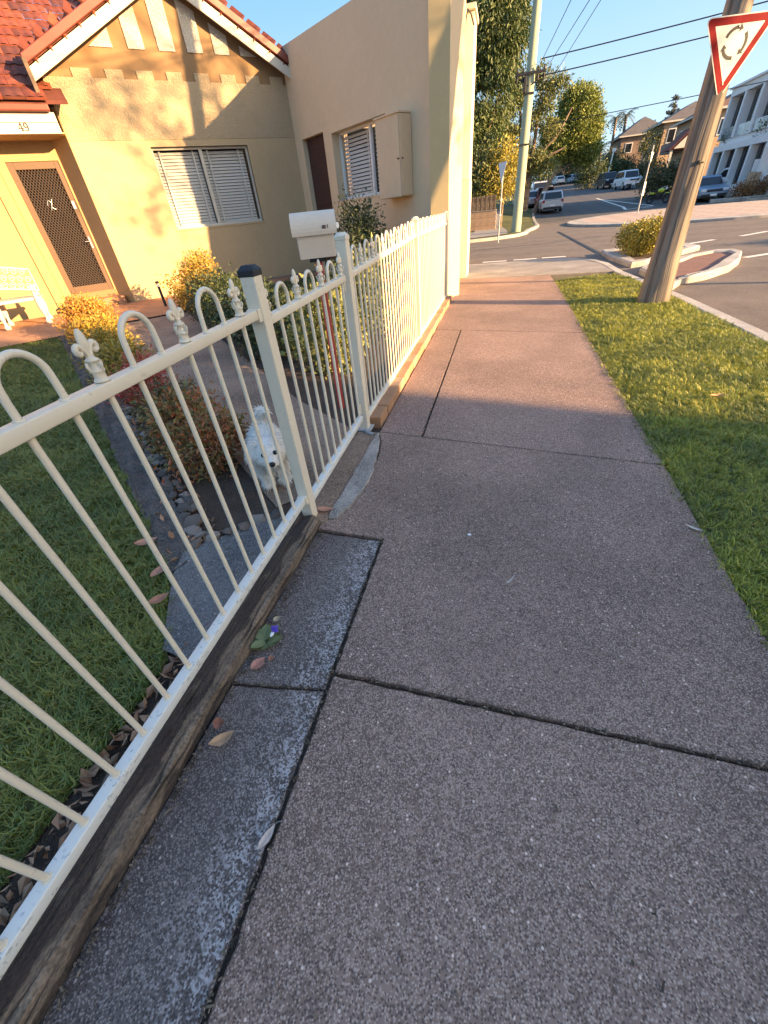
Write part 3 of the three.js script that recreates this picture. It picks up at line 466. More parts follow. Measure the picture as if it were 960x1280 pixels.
// a pane, a venetian blind of single slats and a dark room behind an opening
function windowParts(parent, x0, x1, y0, y1, zf, leaves, slatGap, frameMat) {
  const w = part('window', join([bx(x0, x1, y1 - 0.04, y1, zf - 0.05, zf, 0.004), bx(x0, x1, y0, y0 + 0.045, zf - 0.05, zf, 0.004), bx(x0, x0 + 0.035, y0 + 0.045, y1 - 0.04, zf - 0.05, zf, 0.004), bx(x1 - 0.035, x1, y0 + 0.045, y1 - 0.04, zf - 0.05, zf, 0.004)]), frameMat, parent);
  for (const m of leaves.slice(1)) part('mullion', bx(m - 0.03, m + 0.03, y0 + 0.045, y1 - 0.04, zf - 0.052, zf + 0.004, 0.004), frameMat, w);
  part('pane', bx(x0 + 0.03, x1 - 0.03, y0 + 0.04, y1 - 0.035, zf - 0.033, zf - 0.03), M.glass, w);
  const edges = [...leaves, x1 - 0.035];
  for (let k = 0; k < leaves.length; k++) {
    const a = edges[k] + 0.035, b = edges[k + 1] - 0.04, g = slatGeo(b - a);
    for (let y = y0 + 0.07; y < y1 - 0.06; y += slatGap) part('slat', g, M.blind, w).position.set((a + b) / 2, y, zf - 0.1);
    for (const f of [0.13, 0.87]) part('tape', bx(lerp(a, b, f) - 0.016, lerp(a, b, f) + 0.016, y0 + 0.06, y1 - 0.05, zf - 0.07, zf - 0.066), M.blind, w);
  }
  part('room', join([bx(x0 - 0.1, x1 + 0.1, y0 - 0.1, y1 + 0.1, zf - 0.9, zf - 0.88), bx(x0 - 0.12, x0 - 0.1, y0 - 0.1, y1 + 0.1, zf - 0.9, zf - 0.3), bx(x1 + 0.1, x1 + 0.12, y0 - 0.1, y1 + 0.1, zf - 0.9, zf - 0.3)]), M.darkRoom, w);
  return w;
}
{
  const t = thing('brick_house', 'rendered cream gabled house with red tiled roof, brown security door and 49 on its fascia', 'house', [HO.x, 0, HO.z], 0.8203);
  const W = 4.75, AP = [2.285, 4.93], SL = 0.518, top = (u) => 3.75 + SL * (u < AP[0] ? u : 2 * AP[0] - u);
  // gable wall: tan render behind, smooth lower wall, roughcast panels 14 mm proud
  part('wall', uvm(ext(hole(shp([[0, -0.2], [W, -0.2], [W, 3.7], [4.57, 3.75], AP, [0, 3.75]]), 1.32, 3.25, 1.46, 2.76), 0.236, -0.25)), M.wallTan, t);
  part('wall', uvm(ext(hole(shp([[0, -0.2], [W, -0.2], [W, 2.86], [0, 2.86]]), 1.32, 3.25, 1.46, 2.76), 0.2, -0.2)), M.wallSmooth, t);
  const teeth = [[0, 2.862]]; teeth.push([W, 2.862], [W, 3.66]);
  for (const [a, b] of [[4.02, 4.3], [3.51, 3.79], [3.01, 3.3], [2.51, 2.78], [2.0, 2.28], [1.49, 1.77], [0.98, 1.265], [0.46, 0.75]]) teeth.push([b, 3.66], [b, 3.775], [a, 3.775], [a, 3.66]);
  teeth.push([0, 3.66]); part('roughcast', uvm(ext(shp(teeth), 0.05, -0.045, 0.002)), M.wallRough, t);
  for (const [a, b] of [[0.87, 1.24], [1.49, 1.765], [2.0, 2.285], [2.5, 2.785], [3.005, 3.29], [3.51, 3.83]]) {
    const k = (u) => Math.min(top(u) - 0.13, 4.72), q = a < 1 ? [[a, 4.035], [b, 4.035], [b, k(b)]] : a > 3.4 ? [[a, 4.035], [b, 4.035], [a, k(a)]] : [[a, 4.035], [b, 4.035], [b, k(b)], ...(a < AP[0] && b > AP[0] ? [[AP[0], k(AP[0])]] : []), [a, k(a)]];
    part('panel', uvm(ext(shp(q), 0.045, -0.04, 0.002)), M.wallPale, t);
  }
  part('plinth', bx(2.0, 4.7, -0.2, 0.33, -0.02, 0.02, 0.006), M.plinth, t);
  windowParts(t, 1.32, 3.25, 1.46, 2.76, -0.07, [1.32, 2.26], 0.052, M.whiteTrim);
  part('sill', bx(1.3, 3.27, 1.425, 1.46, -0.12, 0.012, 0.004), M.wallSmooth, t);
  // splayed side of the porch, door wall, floor, ceiling, side and rear walls
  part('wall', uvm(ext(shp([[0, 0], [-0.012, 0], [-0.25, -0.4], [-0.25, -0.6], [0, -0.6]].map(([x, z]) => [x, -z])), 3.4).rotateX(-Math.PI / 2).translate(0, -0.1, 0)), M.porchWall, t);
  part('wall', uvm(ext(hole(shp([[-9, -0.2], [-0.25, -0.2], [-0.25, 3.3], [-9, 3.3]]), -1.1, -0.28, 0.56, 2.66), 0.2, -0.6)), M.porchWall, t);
  for (const [a, b, d] of [[-1.24, -1.12, 0.012], [-1.42, -1.4, 0.03], [-1.4, -1.26, 0.03], [-4.2, -3.9, 0.05]]) part('pilaster', bx(a, b, 0.1, 2.96, -0.42, -0.4 + d, 0.004), M.porchWall, t);
  part('wall', join([bx(-9, -8.8, -0.2, 3.3, -9, -0.6), bx(4.5, 4.74, -0.2, 3.7, -9, -0.3), bx(-9, 4.74, -0.2, 3.3, -9.2, -9)]), M.porchWall, t);
  part('porch_ceiling', bx(-9, -0.02, 2.93, 2.95, -0.6, 0.2), M.porchWall, t);
  const fa = part('fascia', join([bx(-9, -0.06, 3.07, 3.19, 0.16, 0.235, 0.004), bx(-9, -0.06, 2.93, 3.066, 0.16, 0.225, 0.004)]), M.whiteTrim, t);
  const num = new TextGeometry('49', { font, size: 0.1, depth: 0.012, curveSegments: 5 }); num.translate(-0.655, 2.965, 0.226); part('house_number', prep(num), M.black, fa);
  part('gutter', join([bx(-9, -0.1, 3.19, 3.295, 0.2, 0.33, 0.02)]), M.gutter, t);
  part('step', bx(-1.3, -0.16, 0.1, 0.44, -0.5, -0.06, 0.008), M.terracottaPaving, t); part('threshold', bx(-1.2, -0.26, 0.44, 0.555, -0.52, -0.34, 0.008), M.wallTan, t);
  // security door: frame, diagonal lattice, dark timber door behind
  const d = part('door', join([bx(-1.1, -1.0, 0.56, 2.66, -0.47, -0.42, 0.006), bx(-0.37, -0.28, 0.56, 2.66, -0.47, -0.42, 0.006), bx(-1.0, -0.37, 2.55, 2.66, -0.47, -0.42, 0.006), bx(-1.0, -0.37, 0.56, 0.69, -0.47, -0.42, 0.006)]), M.brownFrame, t);
  const lat = []; for (let k = -40; k < 40; k++) { const c = k * 0.075; for (const s of [1, -1]) { const a = [], b = []; for (const x of [-1.0, -0.37]) { const y = 1.6 + c + s * 1.55 * (x + 0.685); a.push([x, y]); } let [p, q] = a; const cl = (p, q, y) => [p[0] + ((y - p[1]) / (q[1] - p[1])) * (q[0] - p[0]), y]; const lo = 0.69, hi = 2.55; if (Math.max(p[1], q[1]) < lo + 0.02 || Math.min(p[1], q[1]) > hi - 0.02) continue; if (p[1] < lo) p = cl(p, q, lo); if (q[1] < lo) q = cl(p, q, lo); if (p[1] > hi) p = cl(q, p, hi); if (q[1] > hi) q = cl(p, q, hi); lat.push(rod([...p, -0.44], [...q, -0.44], 0.008, 0.008, 4)); } }
  part('lattice', lat, M.mesh, d).userData.kind = 'stuff';
  part('door_leaf', bx(-1.1, -0.28, 0.56, 2.66, -0.57, -0.53), M.black, d);
  part('handle', join([bx(-0.355, -0.325, 1.3, 1.5, -0.42, -0.405, 0.005), rod([-0.34, 1.42, -0.41], [-0.34, 1.42, -0.37], 0.008), rod([-0.34, 1.42, -0.372], [-0.43, 1.42, -0.372], 0.009)]), M.metal, d);
  part('sticker', bx(-0.36, -0.32, 1.95, 2.07, -0.421, -0.417), M.white, d);
  part('door_ornament', [tube([[-0.77, 2.02, -0.425], [-0.73, 2.1, -0.42], [-0.69, 2.06, -0.42], [-0.71, 2.0, -0.42], [-0.66, 1.96, -0.425]], 0.009, 16, 6), tube([[-0.66, 2.12, -0.425], [-0.7, 2.04, -0.42], [-0.74, 1.95, -0.425]], 0.008, 10, 6)], M.metal, d);
  // roofs
  const rk = 0.62, rise = (w) => 3.34 + rk * (0.33 - w), Rw = -3.1;
  part('roof', uvm(ext(shp([[0.33, 3.27], [Rw, rise(Rw) - 0.07], [-7, 3.2], [-7.2, 3.2], [Rw, rise(Rw) - 0.02], [0.33, 3.32]].map(([w, y]) => [-w, y])), 9.4).rotateY(Math.PI / 2).translate(-9.2, 0, 0)), M.redTile[3], t);
  const roof = part('roof', (() => { const g = []; const a = Math.atan(rk); for (let u = -9; u < 1.5; u += 3) g.push(bx(u, u + 2.9, rise(Rw) - 0.02, rise(Rw) + 0.09, Rw - 0.14, Rw + 0.14, 0.05)); return g; })(), M.redTile[0], t);
  const tileGeo = (() => { const n = 7, g = new THREE.PlaneGeometry(0.292, 0.4, n * 2, 3), p = g.attributes.position; for (let i = 0; i < p.count; i++) { const x = p.getX(i) / 0.292 + 0.5, y = p.getY(i); p.setZ(i, 0.012 * Math.pow(Math.abs(Math.sin(x * Math.PI * 2)), 1.5) + 0.02 * (0.5 - y / 0.4)); } g.computeVertexNormals(); const f = bx(-0.146, 0.146, -0.202, -0.19, -0.008, 0.028, 0.003); g.translate(0, 0, 0.01); return uvm(join([g, f])); })();
  { const r = rng(77), a = Math.atan(rk), dl = 0.345; for (let row = 0; row < 12; row++) { const s = row * dl + 0.16, w = 0.36 - s * Math.cos(a), y = rise(0.36) + s * Math.sin(a); const u1 = 1.7; for (let u = -2.6 + (row % 2) * 0.15; u < u1; u += 0.297) { const gableTop = 3.85 + SL * u; if (u > -0.2 && y < gableTop - 0.25) continue; const m = part('roof_tile', tileGeo, M.redTile[Math.floor(r() * 4)], roof); m.position.set(u, y + 0.012 + (r() - 0.5) * 0.006, w); m.rotation.set(-Math.PI / 2 + a + (r() - 0.5) * 0.02, 0, (r() - 0.5) * 0.012, 'YXZ'); } } }
  // gable roof: two slopes running back, barge boards, red capping
  const slopeA = Math.atan(SL), gr = (u0, y0, u1, y1, th) => { const q = [[u0, y0], [u1, y1], [u1, y1 + th], [u0, y0 + th]]; return uvm(ext(shp(q), 8.6, -8.4)); };
  const e0 = -0.16, y0 = 3.75 + SL * e0 + 0.05, yR = 4.93 + 0.05;
  part('roof', join([gr(e0, y0, AP[0], yR, 0.06), gr(2 * AP[0] - e0, y0, AP[0], yR, 0.06)]), M.redTile[3], t);
  const board = (s) => { const A = [AP[0], yR - 0.02], B = [s < 0 ? e0 : 2 * AP[0] - e0, y0 - 0.02]; return uvm(ext(shp([A, B, [B[0], B[1] - 0.165], [A[0], A[1] - 0.165]]), 0.03, 0.2, 0.003)); };
  for (const s of [-1, 1]) part('barge_board', board(s), M.whiteTrim, t);
  for (const s of [-1, 1]) { const A = [AP[0], yR + 0.005], B = [s < 0 ? e0 - 0.02 : 2 * AP[0] - e0 + 0.02, y0 + 0.005]; part('barge_capping', uvm(ext(shp([A, B, [B[0], B[1] + 0.13], [A[0], A[1] + 0.13]]), 0.14, 0.12, 0.012)), M.gutter, t); }
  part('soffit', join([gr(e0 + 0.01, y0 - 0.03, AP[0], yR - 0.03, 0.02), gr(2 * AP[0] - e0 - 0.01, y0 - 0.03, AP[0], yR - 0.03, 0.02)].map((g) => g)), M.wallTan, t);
  { const r = rng(78); for (let k = 0; k < 9; k++) for (const s of [-1, 1]) { const f = (k + 0.5) / 9, u = lerp(AP[0], s < 0 ? e0 : 2 * AP[0] - e0, f), y = lerp(yR, y0, f) + 0.145; for (let j = 0; j < 2; j++) { const m = part('roof_tile', tileGeo, M.redTile[Math.floor(r() * 4)], t); m.position.set(u, y, 0.1 - j * 0.3); m.rotation.set(-Math.PI / 2, s * slopeA, -s * Math.PI / 2, 'ZYX'); m.rotation.set(0, 0, 0); const q = new THREE.Quaternion().setFromRotationMatrix(new THREE.Matrix4().makeBasis(V(0, 0, s), V(-s * Math.cos(slopeA), Math.sin(slopeA), 0), V(s * Math.sin(slopeA), Math.cos(slopeA), 0))); m.quaternion.copy(q); } } }
  part('valley_flashing', bx(-0.19, -0.13, 3.36, 3.8, -0.3, 0.3, 0.005), M.brownFrame, t);
}
{ // corner building, side wall at an angle to the footpath
  const t = thing('corner_building', 'tall cream corner building with meter box, brown door and fluted street wall', 'building', [-4.68, 0, -11.18], -0.6567);
  const Lw = 4.716;
  const side = hole(hole(shp([[-0.6, -0.2], [Lw - 0.001, -0.2], [Lw - 0.001, 4.06], [-0.6, 4.2]]), 0.3, 1.17, 0.45, 2.78), 1.47, 3.2, 1.65, 2.71);
  part('wall', uvm(ext(side, 0.3, -0.3)), M.wallCorner, t);
  part('plinth', join([bx(-0.2, 0.28, -0.2, 0.36, -0.02, 0.02, 0.005), bx(1.19, Lw - 0.02, -0.2, 0.32, -0.02, 0.02, 0.005)]), M.plinth, t);
  const d = part('door', bx(0.3, 1.17, 0.45, 2.78, -0.16, -0.11), M.darkDoor, t);
  for (const [a, b] of [[0.6, 1.5], [1.65, 2.6]]) part('door_panel', bx(0.42, 1.05, a, b, -0.115, -0.1, 0.006), M.darkDoor, d);
  for (let k = 0; k < 22; k++) part('slat', bx(0.44, 1.03, 0.62 + k * 0.09, 0.63 + k * 0.09, -0.1, -0.095), M.mesh, d);
  windowParts(t, 1.47, 3.2, 1.65, 2.71, -0.17, [1.47, 2.51], 0.06, M.white);
  part('sill', bx(1.45, 3.22, 1.62, 1.65, -0.25, 0.01, 0.004), M.wallCorner, t);
  const b = part('meter_box', bx(3.24, 3.84, 1.56, 2.61, 0.0, 0.27, 0.008), M.wallCorner, t);
  part('door', bx(3.85, 3.862, 1.575, 2.595, 0.01, 0.262, 0.003), M.wallCorner, b); part('knob', join([rod([3.82, 2.06, 0.27], [3.82, 2.06, 0.3], 0.012), rod([3.86, 2.06, 0.235], [3.885, 2.06, 0.235], 0.012)]), M.brownFrame, b);
  part('trim', bx(3.22, 3.86, 2.606, 2.63, -0.0, 0.29, 0.004), M.wallCorner, b);
}
{ // its street wall runs along the footpath
  const t = scene.children[scene.children.length - 1], S = new THREE.Group(); S.name = 'street_wall'; t.add(S);
  S.rotation.y = 0.6567; const off = V(4.68, 0, 11.18).applyAxisAngle(V(0, 1, 0), 0.6567); S.position.copy(off);   // back to world axes
  const w = (geo, mat, name = 'wall') => part(name, geo, mat, S), X = -0.945;
  w(uvm(join([bx(X - 0.3, X, -0.2, 4.06, -9.1, -8.3), bx(X - 0.3, X - 0.05, -0.2, 4.06, -9.3, -9.1), bx(X - 0.3, X, -0.2, 4.06, -10.74, -9.3)])), M.wallStreet);
  w(slab([[X - 0.3, -11.5], [X + 0.14, -11.5], [X + 0.14, -10.76], [X, -10.75], [X - 0.3, -10.75]], 1.75, 1.95, 0.004), M.pale, 'pier');
  w(slab([[X - 0.3, -11.5], [X + 0.13, -11.5], [X + 0.13, -10.77], [X, -10.75], [X - 0.3, -10.75]], 4.0, 2.244, 0.004), M.pale, 'pier');
  w(bx(X - 0.32, X + 0.16, 4.005, 4.08, -11.55, -10.7, 0.01), M.pale, 'coping');
  w(bx(X - 0.32, X + 0.03, 4.065, 4.12, -10.44, -8.28, 0.008), M.wallStreet, 'coping');
  w(rod([X + 0.022, 0.1, -9.2], [X + 0.022, 4.0, -9.2], 0.03), M.wallStreet, 'downpipe');
  w(tube([[X + 0.02, 0.6, -10.2], [X + 0.02, 2, -10.2], [X + 0.02, 3.6, -10.2], [X + 0.06, 3.95, -10.4], [X + 0.14, 3.8, -10.6]], 0.012, 24, 6), M.black, 'cable');
  w(bx(X - 5.5, X - 0.3, -0.2, 4.0, -15.2, -14.9), M.wallCorner);
}
{ // house across the road: stands outside the frame and keeps the near footpath in shade
  const t = thing('brick_house', 'brick house across the road whose shadow covers the near footpath', 'house', [17, 0, 0.68], -0.222);
  part('wall', join([bx(0, 10, -0.2, 5.4, 0, 17)]), M.brick[1], t);
  part('roof', uvm(ext(shp([[-0.4, 5.4], [10.4, 5.4], [5, 8.2]]), 17.6, -0.2)), M.redTile[3], t);
  for (const z of [2, 6, 10, 14]) part('window', bx(-0.03, 0.02, 1.2, 2.7, z, z + 1.4), M.darkGlass, t);
}
// ---------------------------------------------------------------- foliage
// leaves scattered in soft clumps through a set of ellipsoids [x, y, z, rx, ry, rz]
function leaves(seed, blobs, n, size, cols, o = {}) {
  const r = rng(seed), pos = [], nor = [], col = [], vol = blobs.map((b) => Math.cbrt(b[3] * b[4] * b[5]) ** 2), tot = vol.reduce((a, b) => a + b, 0);
  const gauss = () => (r() + r() + r() - 1.5) * 1.4, dir = () => { const z = r() * 2 - 1, a = r() * 6.283, q = Math.sqrt(1 - z * z); return V(q * Math.cos(a), z, q * Math.sin(a)); };
  const nc = o.clumps ?? Math.max(8, Math.round(n / 26)), clumps = [];
  for (let i = 0; i < nc; i++) { let k = r() * tot, b = 0; while (b < blobs.length - 1 && k > vol[b]) k -= vol[b++]; const d = dir(), q = Math.pow(r(), o.hollow ?? 0.3), B = blobs[b], j = 1 + 0.12 * gauss(); clumps.push([B[0] + d.x * B[3] * q * j, B[1] + d.y * B[4] * q * j, B[2] + d.z * B[5] * q * j, d, r(), B]); }
  const cs = o.clumpSize ?? size * 2.4, X = V(), Y = V(), N = V();
  for (let i = 0; i < n; i++) {
    const c = clumps[Math.floor(r() * nc)], p = V(c[0] + gauss() * cs, c[1] + gauss() * cs * (o.flat ?? 0.8), c[2] + gauss() * cs); if (o.minY !== undefined && p.y < o.minY) p.y = o.minY + r() * 0.05;
    X.copy(dir()).addScaledVector(c[3], 0.9); if (o.droop) X.y -= o.droop; X.normalize(); N.copy(dir()).addScaledVector(V(0, 1, 0), 0.5); Y.crossVectors(X, N).normalize(); N.crossVectors(X, Y);
    const l = size * (0.4 + 1.1 * r()), w = l * (o.narrow ?? 0.45) * 0.5, f = l * 0.14, mid = p.clone().addScaledVector(X, l * 0.45), tip = p.clone().addScaledVector(X, l).addScaledVector(N, f * 0.6), a = mid.clone().addScaledVector(Y, w).addScaledVector(N, f), b = mid.clone().addScaledVector(Y, -w).addScaledVector(N, f);
    const t = clamp(c[4] * 0.75 + r() * 0.35) * (cols.length - 1), ci = Math.min(cols.length - 2, Math.floor(t)), k = 0.8 + 0.4 * r(), q = mulc(mixc(cols[ci], cols[ci + 1], t - ci), k);
    for (const [u, v, s] of [[p, a, tip], [p, tip, b]]) { for (const e of [u, v, s]) { pos.push(e.x, e.y, e.z); col.push(...q); } const m = V().subVectors(v, u).cross(V().subVectors(s, u)).normalize(); for (let h = 0; h < 3; h++) nor.push(m.x, m.y, m.z); }
  }
  const g = new THREE.BufferGeometry(); g.setAttribute('position', new THREE.Float32BufferAttribute(pos, 3)); g.setAttribute('normal', new THREE.Float32BufferAttribute(nor, 3)); g.setAttribute('color', new THREE.Float32BufferAttribute(col, 3)); return prep(g);
}
const GREEN = [[0.03, 0.055, 0.012], [0.06, 0.095, 0.02], [0.11, 0.14, 0.03]], GOLD = [[0.2, 0.2, 0.025], [0.46, 0.33, 0.04], [0.55, 0.27, 0.05]], RED = [[0.28, 0.045, 0.04], [0.55, 0.1, 0.07], [0.3, 0.12, 0.05]], OLIVE = [[0.05, 0.06, 0.025], [0.1, 0.105, 0.035], [0.17, 0.16, 0.05]], NANDINA = [[0.08, 0.1, 0.02], [0.22, 0.18, 0.04], [0.42, 0.11, 0.04], [0.18, 0.18, 0.035]];
function stems(seed, h, n, spread, rad) { const r = rng(seed), gs = []; for (let i = 0; i < n; i++) { const a = r() * 6.283, s = spread * (0.3 + 0.7 * r()); gs.push(tube([[0.02 * Math.cos(a), -0.02, 0.02 * Math.sin(a)], [s * 0.5 * Math.cos(a), h * 0.45, s * 0.5 * Math.sin(a)], [s * Math.cos(a), h * (0.75 + 0.2 * r()), s * Math.sin(a)]], rad, 6, 5)); } return gs; }
function shrub(name, label, category, x, z, blobs, n, size, cols, seed, o = {}, group) {
  const y = o.y ?? gardenY(x, z), t = thing(name, label, category, [x, y, z], 0, group), h = Math.max(...blobs.map((b) => b[1] + b[4]));
  part('stem', stems(seed + 1, h * 0.7, o.stems ?? 7, Math.max(...blobs.map((b) => Math.hypot(b[0], b[2]) + b[3] * 0.5)), o.stemR ?? 0.006), M.bark, t);
  part('foliage', leaves(seed, blobs, n, size, cols, { minY: 0.015, ...o }), o.mat ?? M.leaf, t).userData.kind = 'stuff'; return t;
}
const at = (u, w) => hw(u, w);
// bed between the lawn and the garden path
for (const [u, w, s, label, seed, cols, n] of [
  [-0.42, 8.3, [0.24, 0.18], 'nearest red brown nandina in the garden bed beside the dog', 601, NANDINA, 3400],
  [-0.48, 7.75, [0.23, 0.18], 'second nandina from the fence, brown green, in the garden bed', 602, NANDINA, 3200],
  [-0.52, 7.25, [0.2, 0.15], 'green and russet nandina between the brown ones and the crimson one', 603, [[0.06, 0.08, 0.02], [0.12, 0.12, 0.03], [0.2, 0.1, 0.04]], 2400],
  [-0.62, 6.55, [0.23, 0.19], 'crimson leaved nandina in the garden bed', 604, RED, 2600],
]) { const [x, z] = at(u, w); shrub('nandina', label, 'shrub', x, z, [[0, s[1] * 0.95, 0, s[0], s[1], s[0]], [0.08, s[1] * 1.3, -0.08, s[0] * 0.7, s[1] * 0.7, s[0] * 0.7]], n, 0.038, cols, seed, { narrow: 0.4, hollow: 0.45 }); }
for (const [u, w, s, label, seed, cols, n] of [
  [-0.72, 5.5, [0.25, 0.15], 'lowest golden green shrub next to the crimson nandina', 611, [[0.15, 0.17, 0.025], [0.34, 0.28, 0.04], [0.46, 0.3, 0.05]], 3000],
  [-0.78, 4.6, [0.28, 0.16], 'middle golden shrub along the garden path', 612, [[0.17, 0.19, 0.025], [0.4, 0.31, 0.04], [0.5, 0.28, 0.05]], 3400],
  [-0.84, 3.6, [0.29, 0.18], 'leafy golden shrub in the sunny half of the bed', 613, GOLD, 3800],
  [-0.9, 2.7, [0.33, 0.25], 'tall orange tipped golden shrub by the white bench', 614, [[0.3, 0.23, 0.025], [0.52, 0.3, 0.04], [0.6, 0.24, 0.05]], 5000],
]) { const [x, z] = at(u, w); shrub('golden_shrub', label, 'shrub', x, z, [[0, s[1] * 0.9, 0, s[0], s[1], s[0]], [-0.05, s[1] * 1.35, -0.08, s[0] * 0.7, s[1] * 0.65, s[0] * 0.7]], Math.round(n * 1.5), 0.04, cols, seed, { narrow: 0.55 }); }
// right of the path
{ const [x, z] = at(0.98, 2.0); shrub('golden_shrub', 'round golden shrub before the gable wall, right of the path', 'shrub', x, z, [[0, 0.34, 0, 0.44, 0.34, 0.44], [0.1, 0.62, -0.1, 0.26, 0.22, 0.26]], 7500, 0.045, GOLD, 621, { narrow: 0.55 }); }
for (const [u, w, label, seed, r, h] of [[1.0, 3.2, 'dark green hedge shrub at the house end of the path', 622, 0.45, 0.34], [1.02, 4.2, 'dark green hedge shrub halfway along the path', 623, 0.46, 0.36], [1.02, 5.2, 'dark hedge shrub behind the black capped post', 624, 0.46, 0.36], [0.98, 6.1, 'dark hedge shrub nearest the red letterbox post', 625, 0.42, 0.36]]) { const [x, z] = at(u, w); shrub('hedge_shrub', label, 'shrub', x, z, [[0, h * 0.9, 0, r, h, r]], 4600, 0.045, [[0.025, 0.045, 0.012], [0.05, 0.08, 0.02], [0.1, 0.12, 0.03]], seed, { narrow: 0.5 }); }
for (const [x, z, label, seed, r, h] of [[-1.7, -4.05, 'pale leaved shrub behind the letterbox post', 631, 0.34, 0.42], [-1.6, -4.9, 'yellow green shrub behind the middle fence run, nearer one', 632, 0.42, 0.48], [-1.62, -5.8, 'yellow green shrub behind the middle fence run, farther one', 633, 0.44, 0.5], [-1.6, -6.6, 'bushy green shrub behind the farthest fence run', 634, 0.45, 0.5]]) shrub('garden_shrub', label, 'shrub', x, z, [[0, h * 0.85, 0, r, h, r], [0.05, h * 1.3, 0.1, r * 0.6, h * 0.5, r * 0.6]], 4200, 0.05, [[0.08, 0.12, 0.025], [0.2, 0.22, 0.045], [0.38, 0.36, 0.12]], seed, { narrow: 0.5, hollow: 0.4 });
{ const a = -0.6567, u = 3.35, w = 0.95, x = -4.68 + u * Math.cos(a) + w * Math.sin(a), z = -11.18 - u * Math.sin(a) + w * Math.cos(a); shrub('camellia_bush', 'dense dark green bush under the meter box window', 'bush', x, z, [[0, 0.62, 0, 0.46, 0.62, 0.46], [0.05, 1.1, 0, 0.36, 0.34, 0.36]], 5200, 0.06, [[0.018, 0.035, 0.01], [0.035, 0.06, 0.015], [0.06, 0.085, 0.02]], 641, { narrow: 0.42, stems: 10 }); }
// stones that edge the bed
{
  const t = thing('garden_edging', 'row of grey river stones that edges the garden bed', 'stone edging'), r = rng(91);
  const geos = [0, 1, 2, 3].map((k) => { const g = new THREE.IcosahedronGeometry(1, 3), p = g.attributes.position, v = V(); for (let i = 0; i < p.count; i++) { v.fromBufferAttribute(p, i); const n = 1 + 0.75 * (vnoise(v.x * 1.5 + 8 + k * 3, v.y * 1.5 + v.z * 1.2 + 8, 32, 92) - 0.5) + 0.3 * (vnoise(v.x * 4 + 8 + k * 3, v.y * 4 + v.z * 3 + 8, 32, 94) - 0.5); p.setXYZ(i, v.x * n, v.y * n * 0.45, v.z * n * 0.75); } g.computeVertexNormals(); return toCreasedNormals(uvm(g, 0.05), 0.5); });
  const put = (x, z, s) => { const m = part('stone', geos[Math.floor(r() * 4)], M.stone[Math.floor(r() * 3)], t); m.position.set(x, gardenY(x, z) + 0.03 + 0.012 * r(), z); m.scale.setScalar(s); m.rotation.set((r() - 0.5) * 0.5, r() * 6.28, (r() - 0.5) * 0.5); };
  for (let w = 9.05; w > 2.6; w -= 0.07 + 0.035 * r()) { const [x, z] = at(lerp(-0.66, -1.14, (9.2 - w) / 6.2) + (r() - 0.5) * 0.05, w); put(x, z, 0.034 + 0.022 * r()); if (r() < 0.5) { const [a, b] = at(lerp(-0.6, -1.08, (9.2 - w) / 6.2), w + 0.03); put(a, b, 0.03 + 0.02 * r()); } }
  for (let k = 0; k < 6; k++) { const f = k / 5; put(lerp(-1.47, -1.15, f), lerp(-1.25, -1.56, f), 0.036 + 0.02 * r()); }
}
{ // litter under the fence and in the bed
  const r = rng(95), m = new THREE.Matrix4(), q = new THREE.Quaternion(), e = new THREE.Euler(), spots = [];
  for (let i = 0; i < 260; i++) { const w = 5 + 4.3 * r(), [x, z] = at(-0.55 - 0.3 * r(), w); spots.push([x, z]); }
  for (let i = 0; i < 260; i++) spots.push([-1.01 - 0.13 * Math.sqrt(r()), 1.4 - 2.1 * r()]);
  const g = leaves(96, [[0, 0, 0, 0.001, 0.001, 0.001]], 1, 0.05, [[0.25, 0.13, 0.07], [0.4, 0.25, 0.16]], { narrow: 0.5 }); g.center();
  const inst = shade(new THREE.InstancedMesh(g, M.dry, spots.length)); spots.forEach(([x, z], i) => { e.set((r() - 0.5) * 1.2, r() * 6.28, (r() - 0.5) * 1.2); m.compose(V(x, gardenY(x, z) + 0.03, z), q.setFromEuler(e), V(1, 1, 1).multiplyScalar(0.5 + 0.8 * r())); inst.setMatrixAt(i, m); const k = r(); inst.setColorAt(i, L(0.5 + k, 0.5 + 0.9 * k, 0.5 + 0.8 * k)); });
  inst.name = 'leaf_litter'; scene.add(inst); tag(inst, 'dry leaf litter in the garden bed and along the fence', 'leaf litter', null, 'stuff');
}
